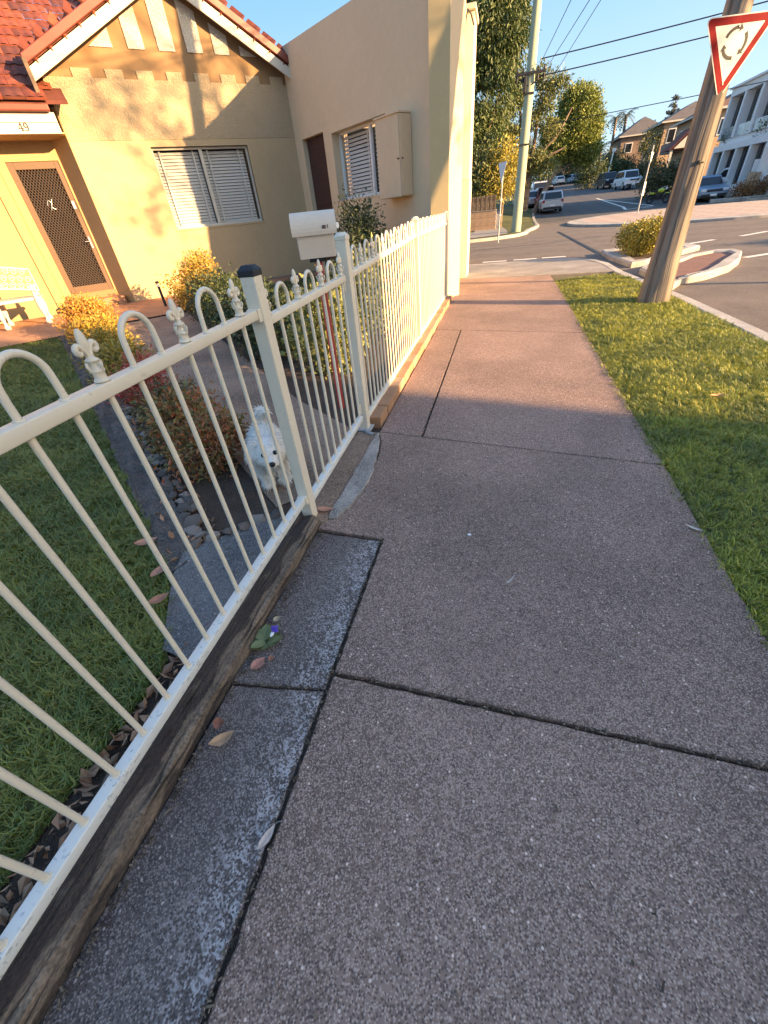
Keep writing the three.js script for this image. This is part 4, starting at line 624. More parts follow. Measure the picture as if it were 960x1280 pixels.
// ---------------------------------------------------------------- letterbox
{
  const t = thing('letterbox', 'cream barrel topped letterbox on a red post behind the fence', 'letterbox', [-1.27, 0.02, -3.1], 0.36);
  part('post', bx(-0.026, 0.026, -0.02, 1.1, -0.026, 0.026, 0.004), M.redPaint, t);
  part('bracket', bx(-0.06, 0.06, 1.1, 1.124, -0.05, 0.05, 0.003), M.black, t); part('number_mark', [bx(0.06, 0.085, 1.285, 1.305, 0.1085, 0.113, 0.002), bx(0.095, 0.1, 1.285, 1.308, 0.1085, 0.113, 0.001)], M.brownFrame, t);
  const b = part('box', uvm(join([ext(shp([[-0.082, 1.125], [0.082, 1.125], [0.097, 1.275], [-0.097, 1.275]]), 0.25, 0, 0.006).rotateY(Math.PI / 2).translate(-0.12, 0, 0)])), M.cream, t);
  const arc = new THREE.Shape(); const A = [], R0 = 0.112, R1 = 0.108; for (let i = 0; i <= 18; i++) { const a = -0.18 + (Math.PI + 0.36) * (i / 18); A.push([R0 * Math.cos(a), 1.275 + R0 * 0.98 * Math.sin(a)]); } for (let i = 18; i >= 0; i--) { const a = -0.18 + (Math.PI + 0.36) * (i / 18); A.push([R1 * Math.cos(a), 1.275 + R1 * 0.98 * Math.sin(a)]); }
  part('lid', uvm(ext(shp(A), 0.3).rotateY(Math.PI / 2).translate(-0.145, 0, 0)), M.cream, t);
  const disc = []; for (let i = 0; i <= 14; i++) { const a = Math.PI * (i / 14); disc.push([0.105 * Math.cos(a), 1.276 + 0.102 * Math.sin(a)]); }
  part('end_plate', uvm(ext(shp(disc), 0.008).rotateY(Math.PI / 2).translate(0.118, 0, 0)), plaster(213, [0.5, 0.2, 0.13], 0.4, 0.3, 0.001), t);
  part('slot', join([bx(0.131, 0.136, 1.235, 1.258, -0.07, 0.07)]), M.black, t); part('label_plate', bx(0.131, 0.135, 1.14, 1.225, -0.05, 0.06, 0.002), M.white, t);
  part('newspaper', rod([0.1, 1.297, -0.02], [0.165, 1.295, 0.03], 0.018), M.white, t);
}
// ---------------------------------------------------------------- garden bench on the porch
M.bench = std({ color: L(0.5, 0.47, 0.42), roughness: 0.6 });
{
  const [x, z] = at(-1.95, 0.75), t = thing('garden_bench', 'white ornate cast bench with baluster legs on the porch', 'bench', [x, gardenY(x, z) + 0.03, z], 0.8203);
  const bal = [[0.0, 0], [0.05, 0], [0.05, 0.05], [0.03, 0.07], [0.024, 0.12], [0.045, 0.2], [0.055, 0.28], [0.045, 0.38], [0.026, 0.5], [0.03, 0.55], [0.042, 0.57], [0.042, 0.6], [0, 0.6]].map(([a, b]) => new THREE.Vector2(a, b));
  const lg = prep(new THREE.LatheGeometry(bal, 12));
  for (const [a, b] of [[-0.8, -0.3], [-0.25, -0.3], [0.38, -0.32], [-0.8, 0.2], [-0.25, 0.22], [0.38, 0.2]]) part('leg', lg, M.bench, t).position.set(a, 0, b);
  part('seat', bx(-0.95, 0.45, 0.38, 0.43, -0.36, 0.2, 0.01), M.bench, t);
  // pierced scroll-work arch
  const arch = []; const P = (u, v) => [lerp(-0.95, 0.48, u), 0.52 + v * 0.32 + 0.1 * Math.sin(u * Math.PI), 0.24 - 0.05 * v];
  for (let i = 0; i < 13; i++) for (let j = 0; j < 3; j++) { const u = (i + 0.5 + (j % 2) * 0.3) / 13.5, v = (j + 0.5) / 3, c = P(u, v), q = []; for (let k = 0; k <= 10; k++) { const a = k * 0.9; const rr = 0.05 * (1 - k / 14); q.push([c[0] + rr * Math.cos(a), c[1] + rr * Math.sin(a), c[2]]); } arch.push(tube(q, 0.009, 22, 5)); }
  for (const v of [0, 1]) arch.push(tube([0, 0.25, 0.5, 0.75, 1].map((u) => P(u, v)), 0.016, 24, 6)); for (const u of [0, 0.33, 0.66, 1]) arch.push(tube([P(u, 0), P(u, 1)], 0.012, 4, 6));
  part('scrollwork', arch, M.bench, t);
}
{ const [x, z] = at(0.42, 1.25), t = thing('garden_light', 'small black bollard garden light beside the path by the house', 'garden light', [x, gardenY(x, z) + 0.03, z], 0.3); part('post', rod([0, 0, 0], [0, 0.34, 0], 0.025), M.black, t); part('lamp_head', join([rod([0, 0.4, 0], [0, 0.43, 0], 0.045, 0.03)]), M.black, t); part('lens', rod([0, 0.34, 0], [0, 0.4, 0], 0.03), M.white, t); }
// ---------------------------------------------------------------- fallen leaves, weed, small things on the concrete
function fallen(label, x, y, z, len, wid, turn, curl, c, tilt = 0) {
  const n = 10, pos = [], nor = [], uv = [], idx = [], col = [];
  for (let i = 0; i <= n; i++) { const t = i / n, w = wid * Math.sin(Math.PI * Math.pow(t, 0.85)) * 0.5 + 0.0008, yy = curl * (Math.pow(2 * t - 1, 2)) * len * 0.3; for (const s of [-1, -0.5, 0, 0.5, 1]) { pos.push((t - 0.5) * len, 0.002 + yy + Math.abs(s) * w * 0.5 * (0.5 + curl), s * w + 0.1 * wid * Math.sin(t * 3)); const k = 0.85 + 0.3 * hash2(i, Math.round(s * 2) + 5, 3) - (s === 0 ? 0.25 : 0); col.push(c[0] * k, c[1] * k, c[2] * k); uv.push(t, s); } }
  for (let i = 0; i < n; i++) for (let k = 0; k < 4; k++) { const a = i * 5 + k; idx.push(a, a + 1, a + 5, a + 1, a + 6, a + 5); }
  const g = new THREE.BufferGeometry(); g.setAttribute('position', new THREE.Float32BufferAttribute(pos, 3)); g.setAttribute('uv', new THREE.Float32BufferAttribute(uv, 2)); g.setAttribute('color', new THREE.Float32BufferAttribute(col, 3)); g.setIndex(idx); g.computeVertexNormals();
  const st = tube([[len * 0.49, 0.003, 0], [len * 0.62, 0.006, 0.004], [len * 0.75, 0.003, 0.012]], 0.0011, 6, 5); st.setAttribute('color', new THREE.BufferAttribute(new Float32Array(st.attributes.position.count * 3).fill(0.25), 3));
  const m = single('fallen_leaf', join([g, st]), M.dry, label, 'leaf'); m.position.set(x, y, z); m.rotation.set(tilt, turn, 0, 'YXZ'); return m;
}
fallen('pale slender leaf lying in the long joint near the bottom', -0.508, 0.006, -0.21, 0.065, 0.022, 1.25, 0.2, [0.58, 0.44, 0.36]);
fallen('curled tan leaf beside the timber sleeper', -0.775, 0.008, -0.415, 0.085, 0.034, 0.75, 0.9, [0.42, 0.26, 0.15], 0.2);
fallen('crumpled red brown leaf against the sleeper behind the tan leaf', -0.815, 0.012, -0.46, 0.04, 0.035, 0.2, 1, [0.27, 0.11, 0.07], 0.4);
fallen('broad pink brown leaf lying below the little weed', -0.795, 0.006, -0.69, 0.065, 0.045, 1.1, 0.3, [0.45, 0.2, 0.14]);
fallen('scrap of brown leaf right of the weed', -0.755, 0.008, -0.715, 0.028, 0.024, 2.2, 0.9, [0.3, 0.13, 0.08], 0.3);
fallen('orange brown leaf on the threshold slab by the gate', -0.88, 0.02, -1.66, 0.11, 0.04, 0.15, 0.25, [0.52, 0.25, 0.16]);
fallen('small beige leaf beside the sleeper, past the weed', -0.82, 0.006, -0.9, 0.035, 0.022, 1, 0.8, [0.36, 0.3, 0.2], 0.3);
fallen('pale leaf on the grass edge of the footpath', 0.99, 0.008, -1.76, 0.08, 0.014, 2.5, 0.5, [0.6, 0.5, 0.4]);
fallen('thin twig like leaf on the footpath slab', 0.14, 0.007, -1.28, 0.07, 0.006, 1.0, 0.5, [0.5, 0.44, 0.38]);
fallen('dead tan leaf lying on the sunny verge', 1.62, 0.05, -3.35, 0.11, 0.05, 0.3, 0.5, [0.5, 0.25, 0.1]);
fallen('large dry leaf at the stones inside the fence', -1.72, 0.06, -1.2, 0.12, 0.06, 0.6, 0.6, [0.46, 0.22, 0.14]);
fallen('second dry leaf near the stones inside the fence', -1.5, 0.06, -1.02, 0.1, 0.05, 1.6, 0.5, [0.42, 0.2, 0.13]);
fallen('dry leaf on the lawn beside the mowing strip', -1.36, 0.07, -0.86, 0.09, 0.05, 0.9, 0.5, [0.4, 0.17, 0.1]);
single('gum_spot', (() => { const g = new THREE.SphereGeometry(1, 12, 6); g.scale(0.011, 0.0025, 0.009); g.translate(-0.058, 0.003, -1.575); return g; })(), M.white, 'flattened white chewing gum spot on the footpath', 'gum');
{
  const t = thing('weed', 'little weed with a purple and white flower growing beside the sleeper', 'weed', [-0.81, 0.0, -0.79]), r = rng(55);
  const mk = (a, len, w, up, c) => { const g = leaves(1, [[0, 0, 0, 1e-4, 1e-4, 1e-4]], 1, len, [c, c], { narrow: w }); return g; };
  for (let i = 0; i < 16; i++) { const a = i * 2.4, len = 0.045 + 0.04 * r(), w = len * 0.34, up = 0.25 + 0.8 * r(), pos = [], col = [], pts = [[0, 0], [0.25, 0.8], [0.55, 1], [0.85, 0.6], [1, 0]]; const c = mulc([0.22, 0.25, 0.1], 0.7 + 0.5 * r()); const P = (k, s) => { const [f, q] = pts[k]; const d = f * len; return [Math.cos(a) * d - Math.sin(a) * s * q * w, up * d * (1 - 0.5 * f) + Math.abs(s) * 0.15 * w + 0.003, Math.sin(a) * d + Math.cos(a) * s * q * w]; }; for (let k = 0; k < 4; k++) for (const s of [-1, 1]) { const A = P(k, 0), B = P(k, s), C = P(k + 1, s), D = P(k + 1, 0); pos.push(...A, ...B, ...C, ...A, ...C, ...D); for (let q = 0; q < 6; q++) col.push(...c); } const g = new THREE.BufferGeometry(); g.setAttribute('position', new THREE.Float32BufferAttribute(pos, 3)); g.setAttribute('color', new THREE.Float32BufferAttribute(col, 3)); g.computeVertexNormals(); part('leaf', prep(g), M.leaf, t); }
  const f = part('flower', (() => { const gs = []; for (const [x, y, z, a] of [[0.03, 0.05, -0.03, 0.013], [0.042, 0.052, -0.026, 0.011], [0.036, 0.058, -0.038, 0.012], [0.022, 0.056, -0.036, 0.01]]) { const s = new THREE.SphereGeometry(1, 10, 8); s.scale(a, a * 0.45, a * 0.8); s.rotateZ(0.4); s.translate(x, y, z); gs.push(s); } return gs; })(), std({ color: L(0.1, 0.05, 0.42), roughness: 0.5 }), t);
  part('petal', (() => { const s = new THREE.SphereGeometry(1, 10, 8); s.scale(0.008, 0.004, 0.015); s.translate(0.028, 0.045, -0.014); return s; })(), M.white, f); part('stalk', tube([[0, 0, 0], [0.012, 0.03, -0.012], [0.03, 0.047, -0.028]], 0.0015, 8, 5), std({ color: L(0.12, 0.16, 0.05) }), t);
}
{ // steel bracket and offcut at the foot of the letterbox post
  const t = thing('pipe_stub', 'short grey pipe stub at the foot of the second gate post', 'pipe', [-0.9, 0.0, -2.66]); part('pipe', tube([[-0.04, 0.016, -0.04], [0.0, 0.02, 0.01], [0.05, 0.015, 0.03]], 0.014, 14, 8), M.grey, t); part('collar', tube([[-0.01, 0.019, 0.0], [0.012, 0.02, 0.014]], 0.018, 4, 10), M.grey, t);
}
// ---------------------------------------------------------------- poles, signs, wires
{
  const t = thing('timber_pole', 'weathered grey timber power pole on the verge that carries the give way sign', 'power pole', [2.12, 0, -7.04]);
  const n = 16, rings = 60, pos = [], uv = [], idx = [], hts = Array.from({ length: rings + 1 }, (_, i) => -0.15 + 8.65 * Math.pow(i / rings, 1.3));
  hts.forEach((y) => { for (let k = 0; k <= n; k++) { const a = (k / n) * 6.2832, kk = k % n; const base = 0.118 + 0.068 * Math.exp(-Math.max(0, y) / 0.9) + 0.02 * Math.exp(-Math.max(0, y) / 2.5), facet = 1 / Math.max(Math.cos(((a + 0.35) % 0.7854) - 0.3927), 0.3) * 0.955, crack = (kk * 7) % 5 === 0 ? 0.93 : 1; const r = base * facet * crack * (1 + 0.04 * (fbm(kk / 8, y / 6 + 0.2, 16, 3, 301) - 0.5)); pos.push(r * Math.cos(a) + 0.045 * y, y, r * Math.sin(a) - 0.15 * y); uv.push((k / n) * 1.0, y); } });
  for (let j = 0; j < rings; j++) for (let k = 0; k < n; k++) { const a = j * (n + 1) + k, b = a + n + 1; idx.push(a, b, a + 1, a + 1, b, b + 1); }
  const g = new THREE.BufferGeometry(); g.setAttribute('position', new THREE.Float32BufferAttribute(pos, 3)); g.setAttribute('uv', new THREE.Float32BufferAttribute(uv, 2)); g.setIndex(idx);
  part('pole', toCreasedNormals(prep(g), 0.35), M.poleWood, t);
  part('bolt', [rod([0.085, 1.52, -0.1], [0.095, 1.52, -0.06], 0.012), bx(0.065, 0.135, 1.5, 1.515, -0.085, -0.065)], M.black, t);
  part('crossarm', bx(-0.56, 1.24, 7.55, 7.67, -1.36, -1.26, 0.01), M.poleWood, t);
}
{ // give way at the roundabout
  const a = 0.245, t = thing('give_way_sign', 'red and white triangular give way sign with three roundabout arrows on the timber pole', 'road sign', [2.245, 2.48, -7.235], a);
  const tri = (s, r) => { const h = s * 0.866, P = [[-s / 2, h / 3], [s / 2, h / 3], [0, (-2 * h) / 3]], sh = new THREE.Shape(); for (let i = 0; i < 3; i++) { const p = P[i], q = P[(i + 1) % 3], o = P[(i + 2) % 3], d1 = Math.hypot(p[0] - o[0], p[1] - o[1]), d2 = Math.hypot(q[0] - p[0], q[1] - p[1]), A = [p[0] + ((o[0] - p[0]) / d1) * r * 1.7, p[1] + ((o[1] - p[1]) / d1) * r * 1.7], B = [p[0] + ((q[0] - p[0]) / d2) * r * 1.7, p[1] + ((q[1] - p[1]) / d2) * r * 1.7]; i ? sh.lineTo(...A) : sh.moveTo(...A); sh.quadraticCurveTo(...p, ...B); } sh.closePath(); return sh; };
  const S = 0.75, white = std({ color: L(0.74, 0.7, 0.6), roughness: 0.35 }), red = new THREE.MeshPhysicalMaterial({ color: L(0.22, 0.003, 0.007), roughness: 0.55, specularIntensity: 0.25 });
  part('plate', ext(tri(S, 0.045), 0.004, -0.002, 0.0008), white, t);
  const rs = tri(S - 0.035, 0.035), hp = new THREE.Path(); tri(S - 0.235, 0.006).getPoints(6).reverse().forEach((p, i) => (i ? hp.lineTo(p.x, p.y) : hp.moveTo(p.x, p.y))); hp.closePath(); rs.holes.push(hp);
  part('border', ext(rs, 0.0012, 0.0022), red, t);
  for (let k = 0; k < 3; k++) { // clockwise arcs with barbed heads
    const R = 0.113, w = 0.0145, a0 = 2.75 - k * 2.0944, a1 = a0 - 1.3, out = [], inn = []; for (let i = 0; i <= 10; i++) { const q = lerp(a0, a1, i / 10); out.push([(R + w) * Math.cos(q), (R + w) * Math.sin(q)]); inn.unshift([(R - w) * Math.cos(q), (R - w) * Math.sin(q)]); }
    const hd = (r, q) => [r * Math.cos(q), r * Math.sin(q)]; const s = shp([...out, hd(R + w * 2.4, a1 + 0.06), hd(R - w * 0.2, a1 - 0.36), hd(R - w * 2.4, a1 + 0.06), ...inn]);
    const g = ext(s, 0.0012, 0.0022); g.translate(0, 0.012, 0); part('arrow', g, M.black, t);
  }
  part('bolt', [rod([0, 0.13, 0.002], [0, 0.13, 0.008], 0.008), rod([0, -0.3, 0.002], [0, -0.3, 0.008], 0.008)], M.metal, t);
  part('bracket', [bx(-0.15, 0.15, 0.1, 0.14, -0.03, -0.003), bx(-0.04, 0.04, -0.3, -0.27, -0.03, -0.003)], M.metal, t);
}
{
  const t = thing('utility_pole', 'tall pale green power pole at the far corner, with crossarm and wires', 'power pole', [0.52, 0, -25.9]);
  part('pole', (() => { const g = new THREE.CylinderGeometry(0.15, 0.24, 10.6, 14, 8); g.translate(0, 5.2, 0); return prep(g); })(), M.greenPole, t);
  part('crossarm', [bx(-0.6, 0.62, 5.54, 5.63, 0.2, 0.27, 0.01)], M.black, t);
  for (const x of [-0.55, -0.3, 0.3, 0.55]) part('insulator', join([rod([x, 5.64, 0.21], [x, 5.78, 0.21], 0.045, 0.03), rod([x, 5.35, 0.21], [x, 5.52, 0.21], 0.04, 0.05)]), M.black, t);
  part('bracket', [rod([0, 5.2, 0.16], [0.6, 5.52, 0.21], 0.025), rod([0, 5.2, 0.16], [-0.6, 5.52, 0.21], 0.025), bx(-0.21, 0.21, 4.95, 5.02, -0.21, 0.21, 0.01), bx(-0.23, 0.23, 3.3, 3.35, -0.23, 0.23, 0.01), bx(-0.26, -0.14, 5.0, 5.5, 0.1, 0.3, 0.02)], M.black, t);
  
}
function wire(a, b, sag, label, r = 0.016) { const p = []; for (let i = 0; i <= 16; i++) { const t = i / 16; p.push([lerp(a[0], b[0], t), lerp(a[1], b[1], t) - sag * 4 * t * (1 - t), lerp(a[2], b[2], t)]); } single('overhead_wire', tube(p, r, 32, 5), M.black, label, 'wire', 'overhead wires'); }
wire([0.9, 5.95, -25.7], [26, 7.2, -22], 0.25, 'upper of the two dark wires that cross the sky towards the give way sign', 0.021);
wire([0.9, 5.45, -25.7], [26, 6.7, -22], 0.25, 'lower of the two dark wires that cross the sky towards the give way sign', 0.021);
wire([-2, 5.3, -41], [34, 6.4, -33], 0.3, 'thin low wire crossing above the far rooftops', 0.022);
wire([3.75, 6.3, -1], [0.62, 6.05, -47], 0.0, 'rightmost of the thin wires running along the street', 0.011);
wire([3.8, 6.3, -1], [0.52 + 0.75, 5.8, -25.7], 0.05, 'middle of the thin wires running along the street', 0.011);
wire([2.7, 6.3, -1], [0.52 + 0.35, 5.8, -25.7], 0.05, 'wire along the street closest to the green pole', 0.011);
{ // signs
  const t = thing('road_sign', 'grey back of a triangular road sign on a thin pole at the far corner', 'road sign', [-0.28, 0.02, -21.2], -1.1);
  part('pole', rod([0, -0.1, 0], [0, 2.5, 0], 0.03), M.grey, t); part('plate', ext(shp([[-0.36, 0.28], [0.36, 0.28], [0, -0.38]]), 0.01, 0.035, 0.002).translate(0, 2.25, 0), std({ color: L(0.62, 0.64, 0.66), roughness: 0.4 }), t);
  part('bracket', [bx(-0.05, 0.05, 1.32, 1.4, -0.04, 0.04), bx(-0.05, 0.05, 0.82, 0.88, -0.04, 0.04)], M.grey, t);
  const k = thing('road_sign', 'thin leaning sign pole with two white signs at the far side of the roundabout', 'road sign', [7.7, 0, -33], 1.15);
  part('pole', rod([0, -0.12, 0], [0.02, 3.1, 0], 0.035), M.grey, k); part('plate', [bx(-0.24, 0.24, 0.85, 1.5, 0.036, 0.046, 0.003)], std({ color: L(0.6, 0.6, 0.6), roughness: 0.4 }), k); part('plate', ext(shp([[-0.3, 0.2], [0.3, 0.2], [0, -0.3]]), 0.01, 0.036).translate(0, 2.6, 0), M.white, k);
  const b = thing('street_name_post', 'slim white post with a small sign behind the roundabout', 'signpost', [15.2, hillY(-90), -90]); part('pole', rod([0, 0, 0], [0.3, 4.2, 0], 0.09), M.white, b); part('plate', bx(0.05, 0.6, 3.9, 4.3, 0.06, 0.1), M.white, b);
}
{ // low shrub on the traffic island
  const t = shrub('island_shrub', 'yellow topped green shrub on the traffic island behind the leaning pole', 'shrub', 3.3, -12.9, [[0, 0.27, 0, 0.42, 0.26, 0.62], [0.1, 0.36, 0.35, 0.34, 0.22, 0.34], [-0.1, 0.33, -0.45, 0.32, 0.22, 0.36], [0.2, 0.45, 0.05, 0.24, 0.18, 0.3]], 12000, 0.06, [[0.12, 0.14, 0.02], [0.34, 0.3, 0.035], [0.56, 0.44, 0.05]], 661, { y: 0.03, narrow: 0.5 });
}
// ---------------------------------------------------------------- trees
function tree(name, label, category, pos, trunk, blobs, n, size, cols, seed, o = {}) {
  const t = thing(name, label, category, pos, 0, o.group);
  part('trunk', trunk.map(([pts, r0, r1]) => { const c = new THREE.CatmullRomCurve3(pts.map((p) => V(...p))), seg = 14, rad = 9, g = new THREE.TubeGeometry(c, seg, 1, rad), p = g.attributes.position, v = V(); for (let i = 0; i < p.count; i++) { const k = Math.floor(i / (rad + 1)) / seg, ce = c.getPointAt(k); v.fromBufferAttribute(p, i).sub(ce).multiplyScalar(lerp(r0, r1, k) * (1 + 0.15 * (vnoise(i * 0.37, k * 9, 64, seed) - 0.5))); p.setXYZ(i, ce.x + v.x, ce.y + v.y, ce.z + v.z); } const uv = g.attributes.uv; for (let i = 0; i < uv.count; i++) uv.setXY(i, uv.getY(i) * 0.8, uv.getX(i) * 4); g.computeVertexNormals(); return g; }), o.barkMat ?? M.bark, t);
  part('crown', leaves(seed, blobs, n, size, cols, o), o.mat ?? M.leafTree, t).userData.kind = 'stuff';
  return t;
}
tree('weeping_conifer', 'huge dense dark green tree behind the corner building', 'tree', [-3.2, 0.1, -34], [[[[0, 0, 0], [0.1, 5, 0], [0, 12, 0]], 0.45, 0.12], [[[0, 2, 0], [1.4, 4, 0.6], [2.4, 6.5, 0.8]], 0.14, 0.05], [[[0, 3, 0], [-1.5, 6, 0.5], [-2.4, 9, 0]], 0.14, 0.05]],
  [[0, 3.6, 0, 2.9, 2.6, 2.4], [0.3, 6.4, 0, 3.0, 2.6, 2.4], [0.4, 9.4, 0, 3.2, 2.8, 2.4], [0.2, 12.2, 0, 3.0, 2.4, 2.2], [-2.6, 5, 0, 2.2, 3.4, 2.2], [-2, 10, 0, 2.4, 3.4, 2.2], [1.9, 8.6, 0.6, 1.7, 1.5, 1.6], [2.0, 10.6, 0.6, 1.7, 1.5, 1.5], [0.8, 14.0, 0, 2.0, 1.6, 1.6]], 120000, 0.25, [[0.04, 0.075, 0.018], [0.085, 0.13, 0.03], [0.16, 0.19, 0.042]], 701, { narrow: 0.32, droop: 0.9, hollow: 0.22, clumpSize: 0.34, clumps: 2600 });
tree('golden_bush_tree', 'yellow green bushy tree at the foot of the huge dark tree', 'tree', [-0.35, 0.05, -31.5], [[[[0, 0, 0], [0.05, 1.2, 0], [0.1, 2.6, 0]], 0.09, 0.03]], [[0, 3.1, 0, 0.75, 0.9, 0.8], [-0.5, 2.2, 0, 0.8, 0.9, 0.8], [0.3, 2.3, 0.1, 0.55, 0.7, 0.6]], 7000, 0.15, [[0.17, 0.18, 0.025], [0.42, 0.35, 0.04], [0.6, 0.46, 0.06]], 702, { narrow: 0.45 });
tree('leafy_tree', 'dark leafy tree hanging over the low brick wall', 'tree', [-2.1, 0.05, -31.6], [[[[0, 0, 0], [0.05, 1, 0], [0.1, 2.4, 0]], 0.1, 0.04]], [[0, 2.7, 0, 1.2, 1.0, 0.9], [0.5, 2.1, 0.3, 0.9, 0.7, 0.7], [-0.7, 2.2, 0.2, 0.8, 0.8, 0.7], [0.7, 3.0, 0, 0.8, 0.8, 0.7]], 5200, 0.17, [[0.03, 0.05, 0.015], [0.09, 0.12, 0.03], [0.2, 0.21, 0.05]], 703, { narrow: 0.5 });
tree('gum_tree', 'open gum tree with pale trunks and sky between its clumps', 'tree', [1.15, 0.55, -41.5], [[[[0, 0, 0], [0.1, 1.2, 0], [0.05, 2.1, 0]], 0.42, 0.3], [[[0, 1.9, 0], [-0.5, 4, 0], [-0.9, 6.6, 0]], 0.2, 0.06], [[[0.05, 2, 0], [0.4, 4, 0.2], [0.5, 6.8, 0]], 0.18, 0.05], [[[0.05, 2, 0], [0.9, 3.4, 0], [1.9, 4.2, 0.2], [2.7, 5.6, 0]], 0.19, 0.05], [[[0, 3, 0], [-1.4, 4.6, 0], [-2, 5.8, 0]], 0.1, 0.04], [[[0.2, 2.6, 0], [1.4, 3.1, 0.3], [2.6, 3.5, 0.3]], 0.13, 0.05]],
  [[-1.2, 6.6, 0, 0.8, 0.7, 0.8], [-2.0, 5.6, 0, 0.8, 0.6, 0.8], [-0.4, 7.4, 0, 0.7, 0.6, 0.7], [0.7, 7.2, 0, 0.7, 0.7, 0.8], [0.9, 6.0, 0, 0.7, 0.6, 0.8], [0.2, 5.2, 0, 0.9, 0.5, 0.8], [-1.2, 4.7, 0, 0.9, 0.5, 0.8], [1.4, 4.6, 0.3, 0.7, 0.5, 0.7], [0.8, 3.0, 0.4, 0.9, 0.6, 0.8], [-0.6, 3.4, 0.2, 0.8, 0.5, 0.7], [1.5, 2.4, 0.5, 0.7, 0.5, 0.6], [1.7, 6.9, 0, 0.5, 0.5, 0.6]], 14000, 0.2, [[0.08, 0.12, 0.035], [0.18, 0.21, 0.06], [0.3, 0.29, 0.09]], 704, { narrow: 0.35, hollow: 0.5, clumpSize: 0.26 });
tree('round_tree', 'tall rounded olive green tree with sunlit right side over the street', 'tree', [4.2, hillY(-50) - 0.35, -50], [[[[-1.9, 0, 4], [-0.8, 2.2, 2], [0.2, 3.6, 0.6], [0.4, 5.5, 0]], 0.26, 0.1], [[[-0.6, 2.6, 1.6], [1.0, 3.4, 0.5], [2.0, 4.2, 0]], 0.12, 0.05], [[[0.2, 3.4, 0.6], [-0.6, 5, 0.3], [-0.8, 6.4, 0]], 0.12, 0.05]],
  [[0.9, 5.2, 0, 1.75, 1.7, 1.6], [1.1, 6.9, 0, 1.45, 1.35, 1.4], [-0.4, 4.6, 0.2, 1.3, 1.2, 1.3], [2.1, 4.4, 0, 1.05, 1.2, 1.2], [0.5, 7.4, 0, 0.9, 0.9, 0.9], [-0.9, 5.6, 0, 0.8, 1.0, 0.9], [2.3, 5.8, 0, 0.75, 1.0, 0.9]], 46000, 0.2, [[0.09, 0.14, 0.025], [0.21, 0.26, 0.042], [0.36, 0.36, 0.06]], 705, { narrow: 0.45, hollow: 0.2, clumpSize: 0.3, clumps: 2200 });
function palm(label, x, z, h, seed) {
  const t = thing('palm_tree', label, 'palm tree', [x, hillY(z) + 0.3, z], 0, 'palm trees'), r = rng(seed);
  part('trunk', tube([[0, 0, 0], [0.15, h * 0.5, 0], [0.05, h, 0]], 0.22, 12, 8), M.bark, t);
  for (let i = 0; i < 15; i++) { const a = i * 2.4 + r(), e = 0.9 - 1.5 * (i / 15), pos = [], c = mulc([0.075, 0.09, 0.03], 0.7 + 0.6 * r()), L0 = 2.2 + 0.5 * r(); const P = (k) => [Math.cos(a) * k * L0 * 0.85, h + Math.sin(e) * k * L0 - 1.5 * k * k, Math.sin(a) * k * L0 * 0.85]; for (let k = 0; k < 9; k++) for (const s of [-1, 1]) { const p = P(k / 9), q = P((k + 0.6) / 9), w = 0.55 * Math.sin(Math.PI * (0.15 + 0.8 * (k / 9))); pos.push(...p, ...q, (p[0] + q[0]) / 2 - Math.sin(a) * s * w + Math.cos(a) * 0.2, (p[1] + q[1]) / 2 - 0.45 * w - 0.1, (p[2] + q[2]) / 2 + Math.cos(a) * s * w + Math.sin(a) * 0.2); } const g = new THREE.BufferGeometry(); g.setAttribute('position', new THREE.Float32BufferAttribute(pos, 3)); g.setAttribute('color', new THREE.Float32BufferAttribute(Array.from({ length: pos.length / 3 }, () => c).flat(), 3)); g.computeVertexNormals(); part('frond', prep(g), M.leafTree, t); }
}
palm('taller palm tree on the left above the far roofs', 18.2, -110, 8.6, 711); palm('palm tree on the right above the far roofs', 20.6, -114, 9.0, 712); palm('short bushy palm behind the round tree', 15.6, -104, 4.6, 713);
{
  const t = thing('norfolk_pine', 'tiered pine standing on the skyline left of the timber pole', 'pine tree', [33, hillY(-132), -132]), r = rng(721); part('trunk', rod([0, 0, 0], [0, 12, 0], 0.3, 0.06), M.bark, t);
  const bl = []; for (let k = 0; k < 8; k++) { const y = 4.2 + k * 1.05, R = 2.3 * (1 - k / 9); for (let j = 0; j < 6; j++) { const a = j * 1.047 + k * 0.5 + r() * 0.4; bl.push([Math.cos(a) * R * 0.6, y + 0.2, Math.sin(a) * R * 0.6, R * 0.42, 0.16, R * 0.42]); } }
  part('crown', leaves(722, bl, 5200, 0.4, [[0.035, 0.05, 0.03], [0.06, 0.075, 0.04]], { narrow: 0.3, clumpSize: 0.2, hollow: 0.6 }), M.leafTree, t).userData.kind = 'stuff';
}
